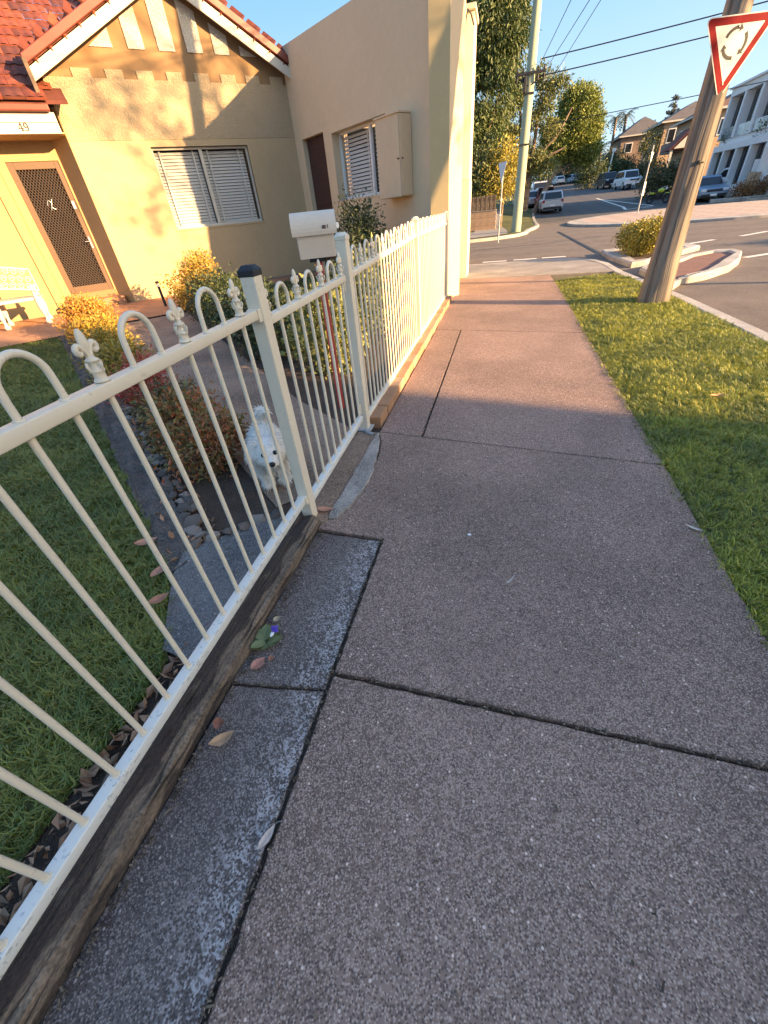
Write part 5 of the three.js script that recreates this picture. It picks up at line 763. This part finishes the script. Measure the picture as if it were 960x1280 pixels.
// trees and hedges along the far right of the street
for (const [x, y, z, rx, ry, rz, n, label, seed, cols, nm] of [
  [11.9, 0, -84, 2.0, 1.6, 2.2, 3800, 'dark hedge bush above the low brick wall, left end', 731, GREEN, 'hedge_bush'], [17.4, 0.0, -92, 2.2, 1.3, 2.2, 3800, 'dark green bush mass below the palms', 732, GREEN, 'hedge_bush'], [18.6, 0.0, -80, 1.7, 1.1, 1.6, 3800, 'dark bush beside the four wheel drive', 733, OLIVE, 'hedge_bush'], [17.2, 0.6, -100, 2.0, 1.9, 1.8, 3800, 'bushy dark tree under the short palm', 734, OLIVE, 'hedge_bush'], [13.8, 0, -118, 3.2, 3.0, 3, 4200, 'dark trees at the far end of the street', 735, GREEN, 'hedge_bush'], [8.2, 0, -128, 3.4, 3.4, 3, 4200, 'shaded trees behind the farthest parked cars', 736, GREEN, 'hedge_bush'], [3.6, 0, -96, 2.8, 3.6, 3, 4200, 'shady tree left of the farthest parked cars', 737, OLIVE, 'hedge_bush'],
  [20.2, 2.2, -88, 1.5, 1.9, 1.5, 3200, 'sunlit yellow green palm like tree before the far houses', 738, [[0.08, 0.1, 0.02], [0.2, 0.19, 0.04], [0.3, 0.24, 0.06]], 'hedge_bush'], [12.9, 0, -49.5, 1.5, 1.1, 1.3, 4200, 'olive shrub behind the fluorescent motorbike', 739, OLIVE, 'olive_shrub'], [-9, 0, -52, 5, 5, 4, 6000, 'broad dark tree behind the left houses', 740, GREEN, 'hedge_bush'],
  [31, 1, -150, 4, 4, 4, 5200, 'dark tree on the skyline behind the roofs', 741, GREEN, 'hedge_bush'], [38, 0, -120, 4, 4, 5, 5200, 'dark tree on the skyline behind the white building', 742, GREEN, 'hedge_bush'], [24.5, 0, -74, 1.6, 3.8, 1.6, 5200, 'dark tree left of the white building', 743, GREEN, 'hedge_bush'],
]) { const Z = hillY(z) + y; tree(nm, label, nm === 'olive_shrub' ? 'shrub' : 'tree', [x, Z, z], [[[[0, -y - 0.3, 0], [0.1, ry * 0.5, 0], [0, ry, 0]], 0.14, 0.06]], [[0, ry, 0, rx, ry, rz], [rx * 0.4, ry * 1.35, 0, rx * 0.55, ry * 0.5, rz * 0.6], [-rx * 0.5, ry * 1.15, 0.3, rx * 0.5, ry * 0.6, rz * 0.6]], n, Math.max(0.16, Math.min(0.42, rx * 0.13)), cols, seed, { narrow: 0.5, hollow: 0.3, minY: 0.05 }); }
// bare winter tree across the road: outside the frame, it dapples the gable
{
  const t = thing('street_tree', 'thinly leaved street tree across the road that dapples the gable wall', 'tree', [13.6, 0, -6.6]), r = rng(751), gs = [];
  const grow = (p, d, l, rad, k) => { const q = p.clone().addScaledVector(d, l); gs.push(rod(p.toArray(), q.toArray(), rad, rad * 0.7, 6)); if (k === 0) return; for (let i = 0; i < 3; i++) grow(p.clone().lerp(q, 0.55 + 0.45 * r()), d.clone().add(V(r() - 0.5, r() * 0.35 - 0.05, r() - 0.2).multiplyScalar(1.5)).normalize(), l * 0.68, rad * 0.58, k - 1); };
  grow(V(0, 0, 0), V(0.02, 1, 0.0).normalize(), 4.6, 0.09, 4); part('trunk', gs, M.bark, t);
  part('crown', leaves(752, [[0, 6.8, 1.6, 2.4, 2.0, 2.6], [0.5, 8.2, 1.8, 1.6, 1.0, 1.6]], 1000, 0.16, OLIVE, { narrow: 0.5, hollow: 0.5, clumpSize: 0.3 }), M.leafTree, t).userData.kind = 'stuff';
}
{ const t = thing('clipped_hedge', 'clipped hedge on the opposite kerb that shades the road beside the verge', 'hedge', [11.3, 0, -7.5]); part('foliage', leaves(761, [-5.6, -3.4, -1.2, 1.2, 3.4].map((z) => [0, 0.62, z, 0.5, 0.5, 1.25]), 16000, 0.1, GREEN, { narrow: 0.5, hollow: 0.2, minY: 0.02, clumpSize: 0.1, clumps: 1400 }), M.leafTree, t).userData.kind = 'stuff'; part('stem', [0, 1, 2, 3, 4].map((k) => rod([0, 0, k * 2.2 - 5.5], [0, 0.7, k * 2.2 - 5.5], 0.04)), M.bark, t); }
// ---------------------------------------------------------------- vehicles: nose towards +z
function car(name, label, category, [x, z], turn, o, group) {
  const { len = 4.2, wid = 1.75, h = 1.45, belt = 0.9, paint = [0.5, 0.5, 0.52], roof = [0.16, 0.36, 0.78, 0.95], hood = 0.78, clear = 0.24, wheelR = 0.31 } = o, y = hillY(z) + RY + (z < -35 ? 0.004 : 0);
  const t = thing(name, label, category, [x, y, z], turn, group), P = std({ color: L(...paint), roughness: 0.3, metalness: 0.25 }), X = (f) => (f - 0.5) * len;   // 0 tail .. 1 nose
  const lower = shp([[X(0.0), clear + 0.1], [X(0.02), clear], [X(0.98), clear], [X(1), clear + 0.12], [X(1), hood * 0.8], [X(0.985), hood * 0.93], [X(0.95), hood], [X(roof[3] - 0.17), belt], [X(0.03), belt], [X(0), belt - 0.08]]);
  const side = (g, w) => { g.translate(0, 0, -w / 2); g.rotateY(-Math.PI / 2); return g; };      // profile length to +z
  part('body', side(ext(lower, wid, 0, 0.07), wid), P, t);
  const cab = [[X(roof[0] - 0.13), belt - 0.02], [X(roof[0]), h - 0.04], [X(roof[0] + 0.05), h], [X(roof[2] - 0.1), h], [X(roof[2] - 0.05), h - 0.04], [X(roof[3] - 0.15), belt - 0.02]], cw = wid * 0.86;
  const cg = side(ext(shp(cab), cw, 0, 0.06), cw), cp = cg.attributes.position; for (let i = 0; i < cp.count; i++) { const k = clamp((cp.getY(i) - belt) / (h - belt)); cp.setX(i, cp.getX(i) * (1.06 - 0.14 * k)); } cg.computeVertexNormals(); part('cabin', cg, P, t);
  const win = (pts, name) => part(name, (() => { const g = new THREE.BufferGeometry(); g.setAttribute('position', new THREE.Float32BufferAttribute([...pts[0], ...pts[1], ...pts[2], ...pts[0], ...pts[2], ...pts[3]], 3)); g.computeVertexNormals(); return prep(g); })(), M.glassDark ?? (M.glassDark = std({ color: L(0.02, 0.024, 0.03), roughness: 0.08, side: THREE.DoubleSide })), t);
  const lo = belt + 0.05, hi = h - 0.12, hwid = (yy) => (cw / 2) * (1.06 - 0.14 * clamp((yy - belt) / (h - belt))), zl = (f0, f1, yy) => X(f0) + (X(f1) - X(f0)) * ((yy - belt) / (h - 0.04 - belt));
  const rz = (yy) => zl(roof[0] - 0.13, roof[0], yy) - 0.035, fz = (yy) => zl(roof[3] - 0.15, roof[2] - 0.05, yy) + 0.035;
  win([[-hwid(lo) + 0.1, lo, rz(lo)], [hwid(lo) - 0.1, lo, rz(lo)], [hwid(hi) - 0.1, hi, rz(hi)], [-hwid(hi) + 0.1, hi, rz(hi)]], 'rear_window');
  win([[hwid(lo) - 0.08, lo, fz(lo)], [-hwid(lo) + 0.08, lo, fz(lo)], [-hwid(hi) + 0.1, hi, fz(hi)], [hwid(hi) - 0.1, hi, fz(hi)]], 'windscreen');
  for (const s of [-1, 1]) { const m = X((roof[0] + roof[2]) / 2), a = [[rz(lo) + 0.2, m - 0.04, m - 0.04, rz(hi) + 0.2], [m + 0.04, fz(lo) - 0.22, fz(hi) - 0.2, m + 0.04]]; for (const q of a) win([lo, lo, hi, hi].map((yy, i) => [s * (hwid(yy) + 0.012), yy, q[i]]), 'side_window'); }
  for (const s of [-1, 1]) for (const f of [0.19, 0.81]) { const w = part('wheel', (() => { const g = new THREE.CylinderGeometry(wheelR, wheelR, 0.2, 20); g.rotateZ(Math.PI / 2); return prep(g); })(), M.black, t); w.position.set(s * (wid / 2 - 0.09), wheelR, X(f)); part('rim', (() => { const g = new THREE.CylinderGeometry(wheelR * 0.62, wheelR * 0.62, 0.21, 16); g.rotateZ(Math.PI / 2); return prep(g); })(), M.metal, w); }
  const HL = M.lamp ?? (M.lamp = std({ color: L(0.7, 0.72, 0.74), roughness: 0.15 })), TL = M.tail ?? (M.tail = std({ color: L(0.35, 0.02, 0.02), roughness: 0.2 }));
  for (const s of [-1, 1]) { part('headlight', bx(s * wid * 0.36 - 0.17, s * wid * 0.36 + 0.17, hood - 0.22, hood - 0.08, X(1) - 0.04, X(1) + 0.012, 0.02), HL, t); part('tail_light', bx(s * wid * 0.42 - 0.1, s * wid * 0.42 + 0.1, belt - 0.2, belt - 0.02, X(0) - 0.012, X(0) + 0.05, 0.02), TL, t); part('mirror', bx(s * (wid / 2 + 0.06) - 0.07, s * (wid / 2 + 0.06) + 0.07, belt, belt + 0.12, X(roof[2] + 0.02), X(roof[2] + 0.05), 0.02), P, t); }
  part('bumper', [bx(-wid * 0.42, wid * 0.42, clear + 0.02, clear + 0.17, X(0) - 0.015, X(0) + 0.06, 0.02), bx(-wid * 0.42, wid * 0.42, clear + 0.02, clear + 0.17, X(1) - 0.06, X(1) + 0.015, 0.02), bx(-wid * 0.26, wid * 0.26, hood - 0.26, hood - 0.12, X(1) - 0.05, X(1) + 0.01, 0.01)], M.black, t);
  part('number_plate', [bx(-0.2, 0.2, clear + 0.2, clear + 0.32, X(0) - 0.02, X(0), 0.003), bx(-0.2, 0.2, clear + 0.05, clear + 0.17, X(1) + 0.016, X(1) + 0.024, 0.003)], M.white, t);
  return t;
}
const PI = Math.PI, SUV = { len: 4.7, wid: 1.88, h: 1.78, belt: 1.08, hood: 1.05, clear: 0.32, wheelR: 0.37, roof: [0.12, 0.36, 0.72, 0.93] };
car('parked_car', 'silver hatchback parked nearest, tail to us, at the left kerb', 'car', [3.55, -46.2], PI + 0.05, { len: 4.1, paint: [0.5, 0.52, 0.55], roof: [0.14, 0.36, 0.7, 0.95], h: 1.5 });
car('parked_car', 'red brown car parked just in front of the silver hatchback', 'car', [3.35, -52.2], PI + 0.05, { len: 4.3, paint: [0.2, 0.05, 0.03], h: 1.62 });
car('parked_van', 'white van parked beyond the red brown car by the gum tree', 'van', [3.2, -58.5], PI + 0.03, { ...SUV, h: 1.95, paint: [0.7, 0.7, 0.68] });
car('parked_car', 'white car parked on the verge behind the gum trunk', 'car', [1.9, -53], PI + 0.3, { paint: [0.66, 0.66, 0.66] });
car('four_wheel_drive', 'white four wheel drive with black bull bar coming towards us', 'car', [14.3, -70], 0.12, { ...SUV, paint: [0.68, 0.7, 0.72], h: 1.85 });
car('parked_car', 'dark car parked close behind the white four wheel drive', 'car', [13.2, -77], 0.1, { ...SUV, paint: [0.03, 0.03, 0.035], h: 1.75 });
car('parked_car', 'blue grey sedan facing us, parked before the white building', 'car', [14.0, -42.6], 0.0, { len: 4.7, wid: 1.85, h: 1.47, paint: [0.2, 0.29, 0.4], roof: [0.2, 0.4, 0.68, 0.92] });
car('parked_car', 'pale blue sedan parked far up the street', 'car', [13.0, -116], PI + 0.14, { paint: [0.5, 0.58, 0.66] });
car('parked_car', 'white car parked behind the pale blue one far up the street', 'car', [9.9, -113], PI + 0.12, { paint: [0.7, 0.7, 0.7] });
car('parked_van', 'white van parked farthest up the street', 'van', [10.3, -123], PI + 0.12, { ...SUV, h: 2.05, paint: [0.7, 0.7, 0.7] });
car('parked_car', 'dark sedan parked between the far white car and pale blue car', 'car', [11.8, -121], PI + 0.14, { paint: [0.05, 0.06, 0.08] });
car('parked_car', 'white car parked behind the russet hedge on the right', 'car', [18.3, -46.5], 0.5, { ...SUV, paint: [0.68, 0.69, 0.7], h: 1.7 });
{
  const z = -44, t = thing('motorbike', 'motorbike with fluorescent yellow panels beside the olive shrub', 'motorbike', [11.5, hillY(z) + RY, z], 0.7), Y = std({ color: L(0.55, 0.6, 0.06), roughness: 0.4 });
  for (const q of [-0.68, 0.68]) part('wheel', (() => { const g = new THREE.TorusGeometry(0.26, 0.06, 8, 20); g.rotateY(PI / 2); g.translate(0, 0.32, q); return prep(g); })(), M.black, t);
  part('frame', [tube([[0, 0.34, -0.68], [0, 0.55, -0.2], [0, 0.5, 0.2], [0, 0.85, 0.45]], 0.05, 12, 6), tube([[0, 0.32, 0.68], [0, 0.95, 0.42]], 0.035, 4, 6), bx(-0.14, 0.14, 0.3, 0.58, -0.22, 0.22, 0.06)], M.black, t);
  part('tank', (() => { const s = new THREE.SphereGeometry(1, 12, 8); s.scale(0.16, 0.15, 0.3); s.translate(0, 0.82, 0.12); return prep(s); })(), Y, t); part('panel', [bx(-0.16, 0.16, 0.62, 0.75, -0.75, -0.35, 0.05), bx(-0.05, 0.05, 0.62, 0.68, 0.5, 0.85, 0.02)], Y, t);
  part('seat', bx(-0.13, 0.13, 0.76, 0.86, -0.6, -0.1, 0.04), M.black, t); part('handlebar', tube([[-0.36, 0.98, 0.3], [0, 1.04, 0.42], [0.36, 0.98, 0.3]], 0.018, 8, 6), M.metal, t); part('headlight', bx(-0.08, 0.08, 0.85, 1.0, 0.46, 0.56, 0.03), M.white, t);
}
// ---------------------------------------------------------------- walls, hedges and houses beyond the crossing
{
  const t = thing('brick_wall', 'low pale brick wall with a brown timber screen at the far left corner', 'wall', [-1.55, 0.03, -30.1], -0.12), r = rng(81);
  for (let y = 0, k = 0; y < 0.9; y += 0.115, k++) for (let x = -0.85 + (k % 2) * 0.13; x < 0.72; x += 0.26) part('brick', bx(x, x + 0.248, y, y + 0.105, -0.1, 0.002 * r()), M.brick[2], t);
  part('mortar', bx(-0.84, 0.93, 0, 0.92, -0.09, -0.006), M.mortar, t); for (let k = 0; k < 12; k++) part('board', bx(-0.8 + k * 0.14, -0.67 + k * 0.14, 0.93, 1.62, -0.06, -0.03, 0.004), M.sleeper, t); part('cap', bx(-0.86, 0.95, 0.915, 0.945, -0.13, 0.03, 0.004), M.mortar, t); part('gate_post', bx(-1.02, -0.88, -0.05, 1.5, -0.12, 0.02, 0.004), M.black, t);
}
{ const z = -39.6, t = shrub('russet_hedge', 'clipped russet orange hedge in front of the blue grey sedan', 'hedge', 16.2, z, [[0, 0.5, 0, 0.9, 0.42, 0.5], [1.1, 0.5, -0.1, 0.7, 0.45, 0.5], [-0.9, 0.4, 0, 0.5, 0.36, 0.45]], 4200, 0.12, [[0.1, 0.07, 0.02], [0.24, 0.11, 0.03], [0.36, 0.17, 0.04]], 671, { y: hillY(z), narrow: 0.5 }); }
single('planter_kerb', slab([[13.6, -39.2], [18.4, -38.6], [18.4, -40.2], [13.9, -40.4]], 0.14, 0.24, 0.02), M.kerb, 'pale raised kerb around the russet hedge', 'kerb');
function farHouse(label, x0, x1, z0, z1, eave, ridge, wallM, roofM, wins, extra) {
  const z = (z0 + z1) / 2, y = hillY(z) + 0.6, t = thing('house', label, 'house', [x0, y, z], 0, null), W = x1 - x0, D = (z1 - z0) / 2;
  part('wall', bx(0, W, -1.5, eave, -D, D), wallM, t);
  const rf = shp([[-0.6, eave - 0.05], [W + 0.6, eave - 0.05], [W / 2, ridge]]); const rg = new THREE.BufferGeometry(); const a = [-0.6, eave, -D - 0.6], b = [W + 0.6, eave, -D - 0.6], c = [W + 0.6, eave, D + 0.6], d = [-0.6, eave, D + 0.6], e = [W / 2, ridge, -D * 0.45], f = [W / 2, ridge, D * 0.45];
  rg.setAttribute('position', new THREE.Float32BufferAttribute([a, e, b, b, e, f, b, f, c, c, f, d, d, f, e, d, e, a, a, b, c, a, c, d].flat(), 3)); rg.computeVertexNormals(); part('roof', uvm(rg), roofM, t);
  part('fascia', [bx(-0.62, W + 0.62, eave - 0.16, eave + 0.02, D + 0.56, D + 0.64), bx(-0.64, -0.58, eave - 0.16, eave + 0.02, -D - 0.6, D + 0.6)], M.whiteTrim, t);
  for (const [s, a0, a1, b0, b1] of wins) { const w = s === 'w' ? part('window', [bx(-0.06, 0.01, b0, b1, a0, a1)], M.white, t) : part('window', [bx(a0, a1, b0, b1, D - 0.01, D + 0.06)], M.white, t); part('pane', s === 'w' ? bx(-0.075, -0.05, b0 + 0.1, b1 - 0.1, a0 + 0.1, a1 - 0.1) : bx(a0 + 0.1, a1 - 0.1, b0 + 0.1, b1 - 0.1, D + 0.05, D + 0.075), M.darkGlass, w); }
  extra?.(t, W, D); return t;
}
const M_tan = plaster(221, [0.48, 0.32, 0.2], 0.2, 3, 0.002), M_brown = plaster(222, [0.27, 0.18, 0.13], 0.3, 3, 0.002), M_slate = plaster(223, [0.12, 0.105, 0.1], 0.4, 2, 0.01), M_brownTile = plaster(224, [0.17, 0.095, 0.07], 0.5, 2, 0.01);
farHouse('two storey house with brown tiled roof and red gabled porch, left of the pole', 20.2, 30, -77, -65, 5.2, 7.4, M_tan, M_brownTile, [['f', 0.8, 2.2, 3, 4.4], ['f', 3.4, 4.6, 3, 4.4], ['w', -4, -2.4, 3, 4.4], ['w', -0.5, 1.2, 3, 4.4], ['w', 2.8, 4.4, 0.8, 2.4]], (t, W, D) => {
  part('porch_roof', uvm(ext(shp([[-3.4, 2.3], [0.2, 2.3], [-1.6, 4.0]]), 3.4, D - 3.2)), M.redTile[1], t); part('porch_gable', uvm(ext(shp([[-3.0, 2.36], [-0.2, 2.36], [-1.6, 3.7]]), 0.06, D + 0.205)), M.whiteTrim, t); for (const x of [-3.1, -0.3]) part('porch_post', bx(x - 0.12, x + 0.12, -0.8, 2.3, D - 0.2, D + 0.05), M.whiteTrim, t); part('balcony', [bx(-1.3, 0, 2.4, 2.5, -D, D - 3.4), bx(-1.3, -1.24, 2.5, 3.4, -D, D - 3.4)], M_brown, t); });
farHouse('cream two storey house with grey roof up the hill', 21.2, 29, -97, -87, 5.6, 7.6, M_tan, M_slate, [['f', 0.6, 1.6, 3.2, 4.8], ['f', 2.4, 3.4, 3.2, 4.8], ['w', -3.6, -2.2, 3.2, 4.6], ['w', -0.6, 0.8, 3.2, 4.6], ['w', 2.4, 3.8, 3.2, 4.6]]);
farHouse('brown house with hipped grey roof beside the palms', 19.6, 27, -119, -108, 5.2, 7.8, M_brown, M_slate, [['f', 0.8, 2, 2.8, 4.2], ['f', 3.4, 4.6, 2.8, 4.2], ['w', -3, -1.6, 2.8, 4.2]]);
farHouse('house at the end of the street, mostly behind trees', 12, 20, -150, -140, 4.2, 6, M_brown, M_slate, [['f', 1, 2.2, 1.6, 3]]);
farHouse('house on the left behind the huge dark tree', -14, -5, -52, -40, 4, 6.2, M_brown, M_brownTile, [['f', 5, 6.4, 1.2, 2.6]]);
{ // low brick fence up the street
  const t = thing('brick_fence', 'low pinkish brick fence below the dark bushes up the street', 'wall'); for (let k = 0; k < 8; k++) { const z = -84 - k * 3.6, x = roadR(z) + 2.6; part('pier', bx(x - 0.25, x + 0.25, hillY(z) - 0.3, hillY(z) + 1.6, z - 0.25, z + 0.25), M.brick[2], t); const z2 = z - 3.6, x2 = roadR(z2) + 2.6; part('panel', rod([x, hillY(z) + 0.6, z], [x2, hillY(z2) + 0.6, z2], 0.62, 0.62, 4), M.brick[0], t); }
}
{ // modern white building on the right
  const t = thing('apartment_building', 'modern white two storey building with recessed balconies at right', 'building', [16.8, hillY(-46), -51.2]), W = M.whitewall, gs = [];
  // facade faces the street (towards -x); z runs 0 (far) to 12 (near)
  part('wall', [bx(0.9, 10, -0.6, 6.5, 0.0, 14)], W, t);
  part('frame', [bx(0, 0.9, 2.75, 3.15, -0.3, 14), bx(0, 0.9, 6.1, 6.55, -0.1, 14), bx(0, 0.9, -0.6, 0.55, -0.3, 14), bx(0.2, 0.9, 3.16, 3.5, 0, 14)], W, t);
  for (const z of [-0.3, 1.9, 4.3, 6.7, 9.2]) part('fin', bx(0.0, 0.9, 0.56, 2.74, z, z + 0.28), W, t);
  for (const z of [-0.1, 2.6, 5.4, 8.4]) part('fin', bx(0.0, 0.9, 3.51, 6.09, z, z + 0.3), W, t);
  for (const [z0, z1, y0, y1] of [[0.1, 1.7, 0.56, 2.7], [2.3, 3.4, 0.56, 2.7], [4.7, 6.4, 0.56, 2.7], [7.2, 8.9, 0.56, 2.7], [0.6, 2.4, 3.55, 6.0], [3.4, 5.1, 3.55, 6.0], [6.0, 8.0, 3.55, 6.0]]) { const w = part('window', bx(0.42, 0.89, y0, y1, z0, z1), M.darkGlass, t); for (const q of [0.33, 0.66]) part('mullion', bx(0.39, 0.42, y0, y1, lerp(z0, z1, q) - 0.03, lerp(z0, z1, q) + 0.03), M.black, w); }
  for (const [z0, z1] of [[0.25, 2.55], [2.95, 5.35], [5.75, 8.35]]) part('balustrade', bx(0.1, 0.14, 3.5, 4.2, z0, z1), new THREE.MeshPhysicalMaterial({ color: L(0.8, 0.86, 0.9), transmission: 0.8, roughness: 0.05, thickness: 0 }), t);
  part('roof', bx(-0.15, 10.2, 6.56, 6.7, -0.3, 14.2, 0.02), W, t); part('parapet', bx(1.5, 9, 6.71, 7.2, 2.5, 12), W, t);
  part('planting', leaves(771, [[0.45, 3.6, 7.2, 0.35, 0.25, 1.1], [0.45, 3.6, 1.2, 0.3, 0.2, 0.6]], 900, 0.14, OLIVE, { narrow: 0.5 }), M.leafTree, t);
}
{ const t = thing('slatted_gate', 'dark slatted driveway gate between white piers by the white building', 'gate', [17.6, hillY(-42), -42.4], -0.35); part('pier', [bx(-0.9, -0.5, -0.1, 2.0, -0.2, 0.2, 0.01)], M.whitewall, t); part('pier', [bx(2.3, 2.7, -0.1, 1.7, -0.2, 0.2, 0.01)], M.whitewall, t); for (let k = 0; k < 13; k++) part('slat', bx(-0.42 + k * 0.21, -0.3 + k * 0.21, 0.05, 1.55, -0.03, 0.03, 0.004), M.black, t); part('rail', [bx(-0.45, 2.3, 0.2, 0.26, 0.032, 0.06), bx(-0.45, 2.3, 1.35, 1.41, 0.032, 0.06)], M.black, t); }
{ const t = thing('bollard_pier', 'pair of sandy coloured square posts behind the russet hedge', 'post', [16.3, hillY(-41), -41.2], 0.2); part('post', bx(-0.2, 0.14, -0.1, 1.35, -0.15, 0.15, 0.01), plaster(231, [0.5, 0.38, 0.26], 0.2, 0.8, 0.002), t); part('post', bx(0.2, 0.52, -0.1, 1.3, -0.15, 0.15, 0.01), plaster(232, [0.44, 0.33, 0.23], 0.2, 0.8, 0.002), t); }
// ---------------------------------------------------------------- the small white dog, head lowered towards the gate
{
  const t = thing('dog', 'small fluffy white dog standing behind the fence, looking through the bars', 'dog', [-1.36, 0.03, -1.98], 0.6);   // nose to +z
  const J = (x, y, z) => V(x, y, z), bones = [];
  const bone = (a, b, ra, rb) => bones.push([a, b, ra, rb]);
  bone(J(0, 0.2, -0.19), J(0, 0.205, 0.12), 0.078, 0.088); bone(J(0, 0.205, 0.1), J(0, 0.235, 0.2), 0.07, 0.06);       // trunk, neck
  bone(J(0, 0.275, 0.2), J(0, 0.275, 0.235), 0.078, 0.07); bone(J(0, 0.258, 0.265), J(0, 0.248, 0.32), 0.04, 0.031);   // skull, muzzle
  for (const s of [-1, 1]) {
    bone(J(s * 0.048, 0.19, 0.1), J(s * 0.054, 0.1, 0.105), 0.04, 0.028); bone(J(s * 0.054, 0.1, 0.105), J(s * 0.054, 0.02, 0.125), 0.027, 0.026); bone(J(s * 0.054, 0.017, 0.12), J(s * 0.054, 0.015, 0.15), 0.024, 0.02);
    bone(J(s * 0.05, 0.18, -0.17), J(s * 0.06, 0.115, -0.135), 0.05, 0.036); bone(J(s * 0.06, 0.115, -0.135), J(s * 0.058, 0.075, -0.195), 0.032, 0.024); bone(J(s * 0.058, 0.075, -0.195), J(s * 0.056, 0.018, -0.18), 0.023, 0.024); bone(J(s * 0.056, 0.015, -0.18), J(s * 0.056, 0.014, -0.155), 0.023, 0.019);
    bone(J(s * 0.06, 0.325, 0.19), J(s * 0.09, 0.265, 0.205), 0.026, 0.024); bone(J(s * 0.09, 0.265, 0.205), J(s * 0.094, 0.22, 0.21), 0.023, 0.014);  // drop ears
  }
  bone(J(0, 0.26, -0.225), J(0.01, 0.32, -0.25), 0.022, 0.018); bone(J(0.01, 0.32, -0.25), J(0.03, 0.36, -0.225), 0.018, 0.016); bone(J(0.03, 0.36, -0.225), J(0.045, 0.365, -0.185), 0.016, 0.013); // curled tail
  const field = (x, y, z) => { let s = 0; for (const [a, b, ra, rb] of bones) { const bx_ = b.x - a.x, by = b.y - a.y, bz = b.z - a.z, l2 = bx_ * bx_ + by * by + bz * bz, k = clamp(((x - a.x) * bx_ + (y - a.y) * by + (z - a.z) * bz) / l2), d = Math.hypot(x - a.x - bx_ * k, y - a.y - by * k, z - a.z - bz * k) - lerp(ra, rb, k); s += Math.exp(-d * 75); } return -Math.log(s) / 75; };
  const N = 84, half = 0.37, cy = 0.2, mc = new MarchingCubes(N, M.white, false, false, 200000); mc.isolation = 0;
  for (let k = 0; k < N; k++) for (let j = 0; j < N; j++) for (let i = 0; i < N; i++) mc.field[k * N * N + j * N + i] = -field(((i - N / 2) / (N / 2)) * half, ((j - N / 2) / (N / 2)) * half + cy, ((k - N / 2) / (N / 2)) * half);
  mc.update(); const n = mc.count, P = mc.positionArray.slice(0, n * 3), Q = new Float32Array(n * 3);
  for (let i = 0; i < n; i++) { P[i * 3] *= half; P[i * 3 + 1] = P[i * 3 + 1] * half + cy; P[i * 3 + 2] *= half; }
  const e = 0.004; for (let i = 0; i < n; i++) { const x = P[i * 3], y = P[i * 3 + 1], z = P[i * 3 + 2], g = V(field(x + e, y, z) - field(x - e, y, z), field(x, y + e, z) - field(x, y - e, z), field(x, y, z + e) - field(x, y, z - e)).normalize(); Q[i * 3] = g.x; Q[i * 3 + 1] = g.y; Q[i * 3 + 2] = g.z; }
  const g = new THREE.BufferGeometry(); g.setAttribute('position', new THREE.BufferAttribute(P, 3)); g.setAttribute('normal', new THREE.BufferAttribute(Q, 3));
  const coat = std({ color: L(0.72, 0.69, 0.64), roughness: 0.9 }); part('body', g, coat, t);
  // long hair: tapered locks lying back along the coat, free of the eyes and nose
  const r = rng(811), pos = [], col = [], faces = n / 3;
  for (let i = 0; i < 13000; i++) {
    const f = Math.floor(r() * faces), a = r(), b = r() * (1 - a), k = f * 9, p = V(), m = V(); for (let q = 0; q < 3; q++) { const w = [a, b, 1 - a - b][q]; p.x += P[k + q * 3] * w; p.y += P[k + q * 3 + 1] * w; p.z += P[k + q * 3 + 2] * w; m.x += Q[k + q * 3] * w; m.y += Q[k + q * 3 + 1] * w; m.z += Q[k + q * 3 + 2] * w; }
    if (p.z > 0.28 && Math.hypot(p.x, p.y - 0.26) < 0.03) continue; if ([-1, 1].some((s) => Math.hypot(p.x - s * 0.033, p.y - 0.295, p.z - 0.295) < 0.028)) continue; if (p.z > 0.22 && p.y > 0.22 && r() < 0.4) continue; if (p.y < 0.012) continue;
    const head = p.z > 0.17, flow = head ? V(Math.sign(p.x) * 0.9, -0.5, -0.35) : V(0.15 * (r() - 0.5) + Math.sign(p.x) * 0.2, -0.55, -0.55); flow.addScaledVector(m, -flow.dot(m)); const d = m.clone().multiplyScalar(0.42).add(flow.multiplyScalar(0.85)).add(V(r() - 0.5, r() - 0.5, r() - 0.5).multiplyScalar(0.55)).normalize(), L0 = (p.z < -0.215 && p.y > 0.27 ? 0.02 : head ? (p.z > 0.24 ? 0.018 : 0.028) : p.y < 0.1 ? 0.02 : 0.04) * (0.5 + r()), w = V().crossVectors(d, m).normalize().multiplyScalar(0.0012 + 0.0009 * r());
    const q1 = p.clone().addScaledVector(d, L0 * 0.6), q2 = p.clone().addScaledVector(d, L0).add(V(0, -L0 * 0.3, 0)), c = 0.66 + 0.16 * r(), cc = [c, c * 0.95, c * (0.83 + 0.06 * r())];
    for (const v of [p.clone().sub(w), p.clone().add(w), q1.clone().add(w), p.clone().sub(w), q1.clone().add(w), q1.clone().sub(w), q1.clone().sub(w), q1.clone().add(w), q2]) { pos.push(v.x, v.y, v.z); col.push(...cc); }
  }
  const hg = new THREE.BufferGeometry(); hg.setAttribute('position', new THREE.Float32BufferAttribute(pos, 3)); hg.setAttribute('color', new THREE.Float32BufferAttribute(col, 3)); hg.computeVertexNormals(); part('hair', hg, M.dry, t).userData.kind = 'stuff';
  const blk = std({ color: L(0.008, 0.007, 0.007), roughness: 0.15 });
  for (const s of [-1, 1]) part('eye', new THREE.SphereGeometry(0.0135, 14, 10).translate(s * 0.033, 0.298, 0.296), blk, t);
  part('nose', (() => { const s = new THREE.SphereGeometry(1, 14, 10); s.scale(0.019, 0.015, 0.013); s.translate(0, 0.258, 0.352); return s; })(), blk, t);
  part('mouth', tube([[-0.016, 0.23, 0.335], [0, 0.237, 0.347], [0.016, 0.23, 0.335]], 0.003, 8, 5), blk, t);
}
renderer.render(scene, camera);
